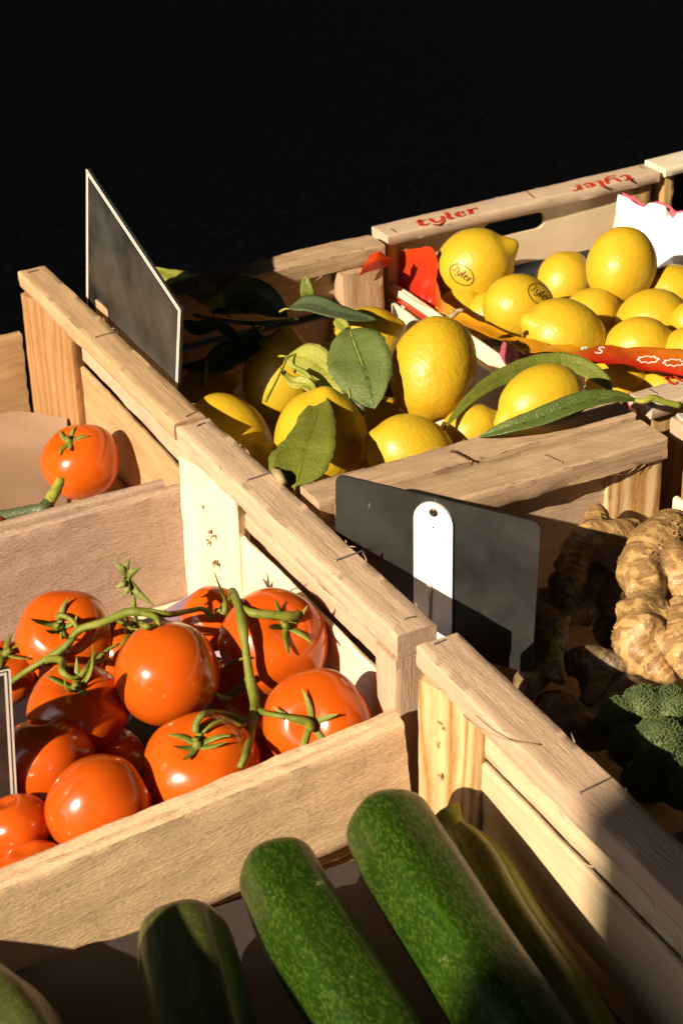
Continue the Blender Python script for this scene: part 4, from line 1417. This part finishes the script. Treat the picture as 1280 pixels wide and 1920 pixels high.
up_cam = (-FWD)
# big dusty leaf facing the viewer
leaf([at(655, 616, .925), at(668, 655, .922), at(688, 710, .912), at(703, 768, .897)], .0255, up_cam*1+Z_*.2-Y_*.15, 'leaf_dull', 'broad dusty green leaf with small holes lying left of the upright lemon', fold=.12, wave=.05, skew=.04)
# big front leaf, light green
leaf([at(553, 915, .896), at(563, 872, .903), at(582, 812, .908), at(604, 742, .905)], .0245, up_cam*1-Y_*.35, 'leaf', 'large light green leaf standing upright in front, its foot in shadow', fold=.12, wave=.05)
# long arched leaf behind the pale lemon
leaf([at(1147, 735, .886), at(1122, 706, .894), at(1072, 682, .899), at(1005, 684, .901), at(935, 710, .899), at(878, 750, .895), at(830, 806, .886)], .0085, up_cam*.8-Y_*.3+Z_*.5, 'leaf', 'long arched green leaf curving over the back of the pale lemon', fold=.1, wave=.03, skew=.0, n=30)
# dark leaf before the pale lemon with its green twig
leaf([at(1190, 749, .917), at(1140, 745, .922), at(1092, 755, .922), at(1010, 785, .916), at(940, 806, .910), at(897, 820, .902)], .0085, V((.3, -.35, .8)), 'leaf_deep', 'folded dark green leaf leaning on the split rail in front of the pale lemon', fold=.5, wave=.04)
tw = thing('lemon_twig', at(1200, 750, .915), 'yellow green twig with a cut end reaching over the lettered rail corner', 'twig', 'lemon twigs')
m = MB()
m.tube([at(1180, 748, .916), at(1205, 752, .916), at(1222, 746, .917), at(1245, 754, .913), at(1274, 760, .909)], [.0016, .0024, .0027, .0023, .0026], 9, 4, .2)
m.build('bark', 'twig', tw, Matrix.Translation(at(1222, 746, .917)))
# yellow-green leaf cluster in the middle
leaf([at(536, 668, .905), at(575, 675, .908), at(610, 700, .902), at(660, 745, .89)], .0155, up_cam+Z_*.5, 'leaf_yellow', 'yellow green leaf lying below the dusty one with a shadow across', fold=.15, wave=.08)
leaf([at(600, 748, .902), at(575, 722, .905), at(548, 715, .905), at(526, 690, .906)], .0055, up_cam+Z_*.6, 'leaf_yellow', 'small crumpled yellow green leaf above the stem of the shaded lemon', fold=.35, wave=.15)
leaf([at(655, 630, .915), at(645, 615, .920), at(634, 603, .922), at(628, 600, .922)], .0055, up_cam+Z_, 'leaf_yellow', 'tiny bright yellow green leaf tip above the dusty leaf', fold=.2)
leaf([at(656, 748, .90), at(660, 775, .89), at(668, 800, .88)], .010, up_cam+X_*.3, 'leaf_dark', 'dark leaf hanging below the yellow green one', fold=.25)
# dark leaves in the shade of the sign
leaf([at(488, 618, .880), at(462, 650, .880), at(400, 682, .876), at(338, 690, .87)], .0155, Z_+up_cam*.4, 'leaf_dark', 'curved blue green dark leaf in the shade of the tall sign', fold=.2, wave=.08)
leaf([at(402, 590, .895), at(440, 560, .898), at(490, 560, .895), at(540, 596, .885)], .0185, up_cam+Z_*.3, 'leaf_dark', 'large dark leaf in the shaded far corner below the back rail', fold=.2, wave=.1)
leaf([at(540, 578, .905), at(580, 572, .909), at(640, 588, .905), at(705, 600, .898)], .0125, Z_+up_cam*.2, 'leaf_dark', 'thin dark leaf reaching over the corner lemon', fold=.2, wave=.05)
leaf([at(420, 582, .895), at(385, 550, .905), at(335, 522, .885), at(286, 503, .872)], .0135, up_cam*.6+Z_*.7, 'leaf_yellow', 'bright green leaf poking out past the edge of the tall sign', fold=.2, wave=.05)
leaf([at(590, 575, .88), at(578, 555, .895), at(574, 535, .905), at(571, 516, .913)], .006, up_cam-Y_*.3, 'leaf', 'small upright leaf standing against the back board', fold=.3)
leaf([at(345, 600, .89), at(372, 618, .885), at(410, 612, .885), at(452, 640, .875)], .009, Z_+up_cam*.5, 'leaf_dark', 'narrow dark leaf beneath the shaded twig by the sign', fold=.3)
tw = thing('lemon_twig', at(430, 600, .89), 'dark twig running along the shaded leaves below the back rail', 'twig', 'lemon twigs')
m = MB()
m.tube([at(362, 590, .897), at(410, 600, .893), at(470, 606, .89), at(520, 603, .89), at(560, 598, .89)], [.0014, .0018, .0019, .0017, .0013], 8, 4, .2)
m.tube([at(470, 606, .89), at(485, 625, .885), at(497, 640, .88)], [.0014, .0012, .001], 7, 3)
m.tube([at(378, 725, .87), at(386, 690, .885), at(384, 672, .892)], [.0022, .0018, .0018], 7, 3)
m.build('bark', 'leaf_dark', tw, Matrix.Translation(at(430, 600, .89)))
tw = thing('lemon_twig', at(570, 700, .905), 'yellow green stem rising from the lemon behind the front leaf', 'twig', 'lemon twigs')
m = MB()
m.tube([at(597, 738, .90), at(588, 716, .905), at(572, 698, .91), at(548, 686, .914)], [.0026, .0018, .0017, .0021], 8, 4, .25)
m.tube([at(580, 660, .907), at(542, 668, .91), at(530, 690, .909), at(515, 720, .906), at(498, 752, .902)], [.0007, .0010, .0010, .0009, .0014], 7, 4)
m.build('bark', 'twig', tw, Matrix.Translation(at(588, 716, .905)))
tw = thing('lemon_twig', at(855, 588, .93), 'short grey brown twig stub on top of the upright lemon', 'twig', 'lemon twigs')
m = MB()
m.tube([at(838, 598, .926), at(850, 590, .932), at(858, 583, .935), at(868, 582, .936)], [.0028, .0022, .0024, .0018], 8, 3, .4)
m.tube([at(852, 590, .932), at(847, 580, .937)], [.0018, .0012], 7, 1, .3)
m.build('bark', 'twig_brown', tw, Matrix.Translation(at(850, 590, .932)))
tw = thing('lemon_twig', at(522, 890, .90), 'dried brown twig end caught on the joined rail', 'twig', 'lemon twigs')
m = MB()
m.tube([at(512, 880, .902), at(522, 890, .905), at(530, 902, .903), at(536, 906, .900)], [.0022, .0034, .0030, .0012], 8, 3, .6)
m.build('bark', 'twig_brown', tw, Matrix.Translation(at(522, 890, .90)))

#SECTION liner
# ------------------------------------------------------------------ printed liner paper of the lettered crate
RED, ORG, YEL, DRED = (.42, .009, .007), (.55, .045, .007), (.60, .26, .010), (.28, .006, .007)
def mixc(a, b, k):
    return tuple(x+(y-x)*k for x, y in zip(a, b))
sec = [  # (lower edge, upper edge, colour low, colour high)
 (onv(729, 541, .289), onv(733, 478, .290), RED, ORG),
 (onv(760, 557, .292), onv(765, 468, .296), DRED, ORG),
 (onv(788, 571, .296), onv(811, 465, .304), RED, ORG),
 (onv(812, 582, .300), onv(819, 502, .306), ORG, ORG),
 (at(832, 590, .868), at(824, 548, .873), YEL, mixc(ORG, YEL, .5)),
 (at(856, 603, .878), at(852, 578, .880), YEL, YEL),
 (at(916, 630, .884), at(922, 612, .884), YEL, YEL),
 (at(988, 656, .887), at(1002, 641, .885), YEL, YEL),
 (at(1066, 662, .890), at(1080, 651, .885), mixc(RED, YEL, .5), YEL),
 (at(1112, 679, .887), at(1120, 650, .889), RED, mixc(RED, YEL, .3)),
 (at(1198, 691, .883), at(1205, 652, .888), RED, mixc(RED, YEL, .5)),
 (at(1300, 705, .882), at(1310, 660, .888), RED, YEL)]
rows, cols = [], []
for lo, hi, c0_, c1_ in sec:
    bul = (lo-hi).length*.10
    rows.append([lo.lerp(hi, k/3) + V((.0, .0, 0)) + up_cam*(bul*math.sin(math.pi*k/3)*(-1 if hi.y < .31 else .5)) for k in range(4)])
    cols.append([mixc(c0_, c1_, k/3) for k in range(4)])
liner = thing('crate_liner', at(900, 620, .85), 'torn red, orange and yellow printed paper lining the lettered lemon crate', 'paper')
sheet('printed_sheet', rows, 'printed', liner, .0004, .0026, 60, cols, 6, .0016)
rows = [[onu(x, y, uu) for x, y, uu in r] for r in (((674, 517, -.401), (700, 507, -.402), (731, 497, -.405)), ((683, 497, -.400), (706, 487, -.399), (735, 484, -.403)), ((694, 478, -.403), (712, 472, -.404), (732, 485, -.405)))]
sheet('torn_flap', rows, 'printed', liner, .0005, .0008, 60, [[RED]*3, [ORG]*3, [ORG]*3], 5, .0008)
sheet('paper_core', [[onv(728, 545, .2795), onv(770, 574, .2795), onv(822, 604, .2795), onv(860, 628, .2795)], [onv(728, 533, .2805), onv(772, 560, .2805), onv(822, 588, .2805), onv(868, 612, .2805)]], 'slat', liner, .0006, .0012, 60, fine=5, tear=.0014)
for off in (0, 7):
    sheet('print_line', [[onv(729, 548+off, .2785), onv(780, 583+off, .2785), onv(800, 597+off, .2785)], [onv(729, 545+off*.95, .2785), onv(780, 579+off, .2785), onv(800, 593+off, .2785)]], 'red_ink', liner, .0003, fine=3)
# pink crumpled flap
rows = [[at(940, 640, .876), at(958, 648, .880), at(985, 668, .882), at(1015, 668, .880), at(1070, 672, .878)],
        [at(938, 662, .860), at(955, 668, .866), at(980, 690, .864), at(1010, 688, .868), at(1080, 690, .862)],
        [at(948, 690, .846), at(962, 690, .852), at(990, 708, .85), at(1020, 702, .85), at(1090, 705, .846)]]
o = sheet('pink_flap', rows, 'pink_paper', liner, .0005, .003, 70, fine=5, tear=.0012)
o = sheet('pink_flap', [[at(1165, 742, .888), at(1180, 738, .89), at(1192, 740, .888)], [at(1168, 765, .872), at(1180, 768, .874), at(1192, 760, .874)]], 'pink_paper', liner, .0005, .002, 90, fine=4, tear=.001)
# white lettering and outlined flowers printed on the red band
def band(x, y):
    """picture point -> printed sheet surface"""
    return BAND.ray_cast(CAM, ray(x, y).normalized())
sh = [c for c in bpy.data.objects if c.name.startswith('printed_sheet')][0]
BAND = BVHTree.FromPolygons([tuple(WM[sh.name] @ v.co) for v in sh.data.vertices], [tuple(p.vertices) for p in sh.data.polygons])
def on_band(x, y):
    d = ray(x, y)
    h = BAND.ray_cast(CAM, d.normalized())
    return (V(h[0]) if h[0] is not None else at(x, y, .888)) - d.normalized()*.0006
m = MB()
for s in strokes('s')[0]:
    ribbon(m, [(1112+(x*24+y*8), 661-(y-.0)*11+x*3, w_*13) for x, y, w_ in s], on_band)
ribbon(m, [(1088, 655, 3), (1092, 653, 4), (1100, 651, 3)], on_band)
for cx in (1214, 1262):
    ribbon(m, [(cx+math.cos(2*math.pi*k/20)*(19+3*math.cos(k*2.6)), 674+(cx-1214)*.12+math.sin(2*math.pi*k/20)*(6+1.4*math.cos(k*2.6)), 1.6) for k in range(21)], on_band)
m.build('printed_marks', 'white_paper', liner, Matrix.Translation(at(1112, 661, .888)), False)
# white torn paper at the right
rows = []
top = [(1158, 364), (1178, 372), (1205, 389), (1221, 380), (1246, 389), (1260, 400), (1285, 396), (1310, 402)]
for i in range(6):
    k = i/5
    r = []
    for j, (x, y) in enumerate(top):
        xb, yb = 1140+j*24, 520+j*4
        p = onv(x+(xb-x)*k, y+(yb-y)*k, .534 + .006*j - .03*k*k - .004*math.sin(j*2.2+i))
        r.append(p)
    rows.append(r)
wp = sheet('white_paper_sheet', rows, 'white_paper', None, .0006, .0040, 28, fine=4, tear=.0008)
tag(wp, 'crumpled torn white paper standing up behind the lemons at the right', 'paper')
rows = [[onv(x+8, y-3, .540+.006*j), onv(x+10, y+40, .544+.006*j)] for j, (x, y) in enumerate(top)]
rp = sheet('red_backing_paper', rows, 'pink_paper', None, .0005, .001, 50, fine=3, tear=.0008)
tag(rp, 'red paper edge showing behind the torn white paper', 'paper')

#SECTION courgettes
# ------------------------------------------------------------------ courgettes
def courgette(pts, label, mat, seed, ridge=.045, nose=.8):
    """pts: (px, py, z, radius px) tip first"""
    P = [at(x, y, z) for x, y, z, r in pts]
    R = [r*depth(p)/FPX for p, (x, y, z, r) in zip(P, pts)]
    d0 = (P[0]-P[1]).normalized()
    q = crom([(*p, r) for p, r in zip(P, R)], 14)
    C = [V(a[:3]) for a in q]
    RR = [a[3] for a in q]
    n = 40
    vs, fs = [], []
    X = (C[-1]-C[0]).normalized()
    upv = Z_
    ringc = []
    # rounded blunt nose
    for k in range(9):
        a = math.pi/2*(k/9)
        ringc.append((C[0] + d0*RR[0]*nose*math.cos(a), max(.0002, RR[0]*math.sin(a)**.8)))
    for c, r in zip(C, RR):
        ringc.append((c, r))
    for i, (c, r) in enumerate(ringc):
        a_ = ringc[max(i-1, 0)][0]
        b_ = ringc[min(i+1, len(ringc)-1)][0]
        tn = (b_-a_).normalized()
        s = tn.cross(upv).normalized()
        u = s.cross(tn)
        for k in range(n):
            a = 2*math.pi*k/n
            rr = r*(1 + ridge*math.cos(5*a+seed)*min(1, i/10) + .012*noise.noise(c*30+V((math.cos(a), math.sin(a), seed))))
            vs.append(c + s*math.cos(a)*rr + u*math.sin(a)*rr)
    for i in range(len(ringc)-1):
        for k in range(n):
            fs.append((i*n+k, (i+1)*n+k, (i+1)*n+(k+1) % n, i*n+(k+1) % n))
    fs.append(tuple(range(n)))
    fs.append(tuple((len(ringc)-1)*n+k for k in reversed(range(n))))
    root = thing('courgette', P[len(P)//2], label, 'courgette', 'courgettes in the front crate')
    Yv = X.cross(upv).normalized()
    Zv = Yv.cross(X) * -1
    Zv = X.cross(Yv)
    M = Matrix(((X.x, Yv.x, Zv.x, 0), (X.y, Yv.y, Zv.y, 0), (X.z, Yv.z, Zv.z, 0), (0, 0, 0, 1)))
    M.translation = P[1]
    inv = M.inverted()
    o = link('skin', mesh('skin', [inv @ v for v in vs], fs), mat, root, M)
    m = MB()       # dry blossom scar on the nose
    tipc = ringc[0][0]
    m.tube([tipc-d0*.002, tipc+d0*.0008, tipc+d0*.0012], [.006, .005, .002], 10, 2, .4)
    m.build('blossom_scar', 'zuc_dull_skylit', root, Matrix.Translation(tipc))
    return root, P, R
courgette([(734, 1558, .838, 83), (779, 1640, .836, 90), (860, 1768, .832, 92), (942, 1895, .828, 96), (1042, 2045, .82, 98)], 'biggest bright green courgette, nearest the striped corner post', 'zuc', .4)
courgette([(527, 1644, .832, 78), (567, 1728, .830, 86), (637, 1843, .826, 91), (717, 1973, .82, 94), (787, 2093, .81, 96)], 'middle green courgette with pale lengthwise streaks', 'zuc', 1.5)
courgette([(345, 1772, .826, 90), (357, 1836, .824, 97), (375, 1920, .820, 102), (405, 2060, .81, 104)], 'shaded dull brownish courgette third from the corner post', 'zuc_dull_skylit', 2.6)
courgette([(-40, 1860, .80, 70), (10, 1925, .80, 90), (60, 2010, .795, 95)], 'dark courgette cut off at the lower left corner', 'zuc_dull_skylit', 3.1)
r4, P4, R4 = courgette([(862, 1560, .812, 24), (885, 1590, .810, 36), (915, 1640, .806, 48), (960, 1740, .80, 60), (1050, 1880, .79, 66), (1120, 2000, .785, 66)], 'yellowish courgette neck with its cut stem end behind the biggest one', 'zuc_yellow', 4.0, ridge=.12, nose=.5)
m = MB()
d4 = (P4[0]-P4[1]).normalized()
m.tube([P4[0]-d4*.002, P4[0]+d4*.008, P4[0]+d4*.016+Z_*.002], [.0075, .0070, .0095], 8, 4, .15)
m.build('stem_end', 'stalk', r4, Matrix.Translation(P4[0]))
o = sheet('liner_paper', [[V((.19+.11*j, -.44+.10*i, .768+.005*math.sin(i*1.3+j))) for j in range(4)] for i in range(5)], 'grey_paper', None, .0008, .002, 25, fine=4)
tag(o, 'greyish paper lining the courgette crate', 'paper')

#SECTION ginger
# ------------------------------------------------------------------ ginger
def ginger(chains, label, mat, seed, vox=.0017):
    """chains: lists of (px, py, z, radius px); merged to one knobbly body by voxel remesh"""
    bm = bmesh.new()
    rg = random.Random(int(seed*10))
    segs = []
    for ch in chains:
        P = [at(x, y, z) for x, y, z, r in ch]
        R = [r*depth(p)/FPX for p, (x, y, z, r) in zip(P, ch)]
        q = crom([(*p, r) for p, r in zip(P, R)], 5)
        s = 0
        for i, a in enumerate(q):
            p = V(a[:3])
            r = a[3]*(1+.03*math.sin(s*90+seed))
            if i:
                s += (p-V(q[i-1][:3])).length
            segs.append((p, r, s))
            mm = Matrix.Translation(p + V((nz(p, 90, seed), nz(p, 90, seed+3), nz(p, 90, seed+6)))*r*.12)
            bmesh.ops.create_icosphere(bm, subdivisions=3, radius=max(r, .002), matrix=mm)
            if rg.random() < .30 and r > .006:
                dk = V((rg.gauss(0, 1), rg.gauss(0, 1), rg.gauss(.3, 1))).normalized()
                rk = r*rg.uniform(.28, .5)
                bmesh.ops.create_icosphere(bm, subdivisions=2, radius=rk, matrix=Matrix.Translation(p + dk*(r*1.0)))
    me = bpy.data.meshes.new('tmp')
    bm.to_mesh(me)
    bm.free()
    tmp = bpy.data.objects.new('tmp', me)
    COL.objects.link(tmp)
    md = tmp.modifiers.new('r', 'REMESH')
    md.mode = 'VOXEL'
    md.voxel_size = vox
    sm = tmp.modifiers.new('s', 'SMOOTH')
    sm.iterations = 18
    sm.factor = .5
    dg = bpy.context.evaluated_depsgraph_get()
    me2 = bpy.data.meshes.new_from_object(tmp.evaluated_get(dg))
    bpy.data.objects.remove(tmp)
    bpy.data.meshes.remove(me)
    c0 = sum((s[0] for s in segs), V())/len(segs)
    ring = me2.attributes.new('ring', 'FLOAT', 'POINT')
    for v in me2.vertices:
        p = v.co.copy()
        best = min(segs, key=lambda s: (s[0]-p).length - s[1])
        ring.data[v.index].value = best[2]*110
        n_ = v.normal.copy()
        d = .0022*nz(p, 75, seed) + .0008*nz(p, 170, seed+2) - .0003*max(0, math.cos(best[2]*110*2*math.pi))**6
        v.co = p + n_*d - c0
    me2.name = 'ginger_root'
    me2.polygons.foreach_set('use_smooth', [True]*len(me2.polygons))
    o = link('ginger_root', me2, mat, None, Matrix.Translation(c0))
    tag(o, label, 'ginger', 'ginger roots in the crate')
    return o
ginger([[(1262, 1000, .868, 48), (1225, 1030, .87, 52), (1200, 1075, .868, 46), (1212, 1120, .862, 34), (1195, 1175, .858, 46), (1190, 1205, .852, 44), (1222, 1245, .845, 30), (1256, 1272, .84, 15)],
        [(1225, 1030, .868, 46), (1268, 1072, .866, 46), (1290, 1110, .86, 40)], [(1215, 1150, .858, 40), (1250, 1165, .858, 30)],
        [(1195, 1190, .856, 40), (1232, 1195, .858, 24), (1246, 1210, .856, 18)]], 'big sunlit ginger root reaching from the corner post down to the broccoli', 'ginger', 1.1)
ginger([[(1275, 1140, .862, 26), (1282, 1180, .86, 34), (1275, 1215, .856, 36), (1300, 1240, .85, 30)],
        [(1275, 1215, .856, 30), (1278, 1245, .85, 18), (1284, 1268, .848, 12)]], 'sunlit knobbly ginger root cut by the right edge', 'ginger', 2.2)
ginger([[(1118, 962, .862, 20), (1120, 985, .862, 25), (1105, 1010, .858, 34), (1140, 1010, .856, 38), (1172, 1000, .856, 26), (1188, 988, .857, 16)],
        [(1105, 1010, .856, 36), (1080, 1050, .848, 34), (1072, 1080, .842, 30)],
        [(1140, 1015, .853, 34), (1160, 1060, .846, 32), (1190, 1080, .842, 24)]], 'ginger root against the corner post, its upper knobs lit and the rest shaded', 'ginger', 3.3)
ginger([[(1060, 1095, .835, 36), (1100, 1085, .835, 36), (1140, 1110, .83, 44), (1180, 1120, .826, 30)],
        [(1100, 1130, .822, 34), (1060, 1150, .82, 30)]], 'dark ginger root in the shadow of the black card', 'ginger_shaded', 4.4)
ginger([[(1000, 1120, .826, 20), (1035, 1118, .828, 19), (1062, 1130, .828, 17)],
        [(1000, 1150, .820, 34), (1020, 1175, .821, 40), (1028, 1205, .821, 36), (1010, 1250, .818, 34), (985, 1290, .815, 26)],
        [(1028, 1215, .821, 26), (1042, 1255, .821, 17), (1050, 1272, .820, 15)]], 'greyish shaded ginger root right beside the black card', 'ginger_shaded', 5.5)
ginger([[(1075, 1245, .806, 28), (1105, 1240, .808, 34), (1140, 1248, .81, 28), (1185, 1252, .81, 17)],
        [(1110, 1250, .805, 32), (1120, 1290, .80, 32), (1110, 1320, .80, 26)]], 'brown shaded ginger root just above the broccoli', 'ginger_shaded', 6.6)
ginger([[(1040, 1330, .80, 40), (1110, 1370, .795, 40), (1180, 1300, .80, 40)], [(1150, 1180, .80, 40), (1230, 1230, .80, 40)]], 'ginger root buried in the dark below the others', 'ginger_shaded', 7.7)

# ------------------------------------------------------------------ broccoli
br = thing('broccoli', at(1250, 1420, .83), 'head of green broccoli half in shadow beside the courgette crate rail', 'broccoli')
rb = random.Random(5)
def floret(px, py, z, rpx, nb, sq=.8):
    c = at(px, py, z)
    R = rpx*depth(c)/FPX
    m = MB()
    ico = bmesh.new()
    bmesh.ops.create_icosphere(ico, subdivisions=1, radius=1)
    iv = [v.co.copy() for v in ico.verts]
    ifc = [tuple(v.index for v in f.verts) for f in ico.faces]
    ico.free()
    # core
    core = bmesh.new()
    bmesh.ops.create_icosphere(core, subdivisions=3, radius=R*.95)
    m.add([c + v.co*(1+.07*nz(v.co, 120, R*999)) for v in core.verts], [tuple(v.index for v in f.verts) for f in core.faces])
    core.free()
    ga = math.pi*(3-5**.5)
    for i in range(nb):
        y = 1-2*(i+.5)/nb
        r = math.sqrt(1-y*y)
        d = V((math.cos(ga*i)*r, math.sin(ga*i)*r, y))
        if d.z < -.35:
            continue
        k = 1 + .10*nz(d*R, 190, px) + .05*nz(d*R, 420, py)
        d = (d + V((rb.gauss(0, .035), rb.gauss(0, .035), rb.gauss(0, .035)))).normalized()
        k *= 1 + rb.gauss(0, .018)
        p = c + d*R*k
        s = R*.036*rb.uniform(.75, 1.3)*math.sqrt(1500/nb)
        m.add([p + v*s for v in iv], ifc)
    return m.build('floret', 'broccoli', br, Matrix.Translation(c))
for a in ((1160, 1345, 0.832, 40, 1600), (1205, 1330, 0.834, 46, 2000), (1255, 1335, 0.832, 50, 2000), (1180, 1400, 0.832, 44, 1800), (1235, 1400, 0.838, 56, 2200), (1290, 1390, 0.826, 50, 1600), (1215, 1460, 0.832, 50, 1800), (1280, 1470, 0.832, 52, 1600), (1130, 1362, 0.824, 22, 800)):
    floret(*a)
m = MB()
m.tube([at(1240, 1420, .83), at(1245, 1425, .80), at(1245, 1430, .765)], [.022, .018, .017], 14, 3, .1)
m.build('stem', 'vine', br, Matrix.Translation(at(1240, 1420, .83)))
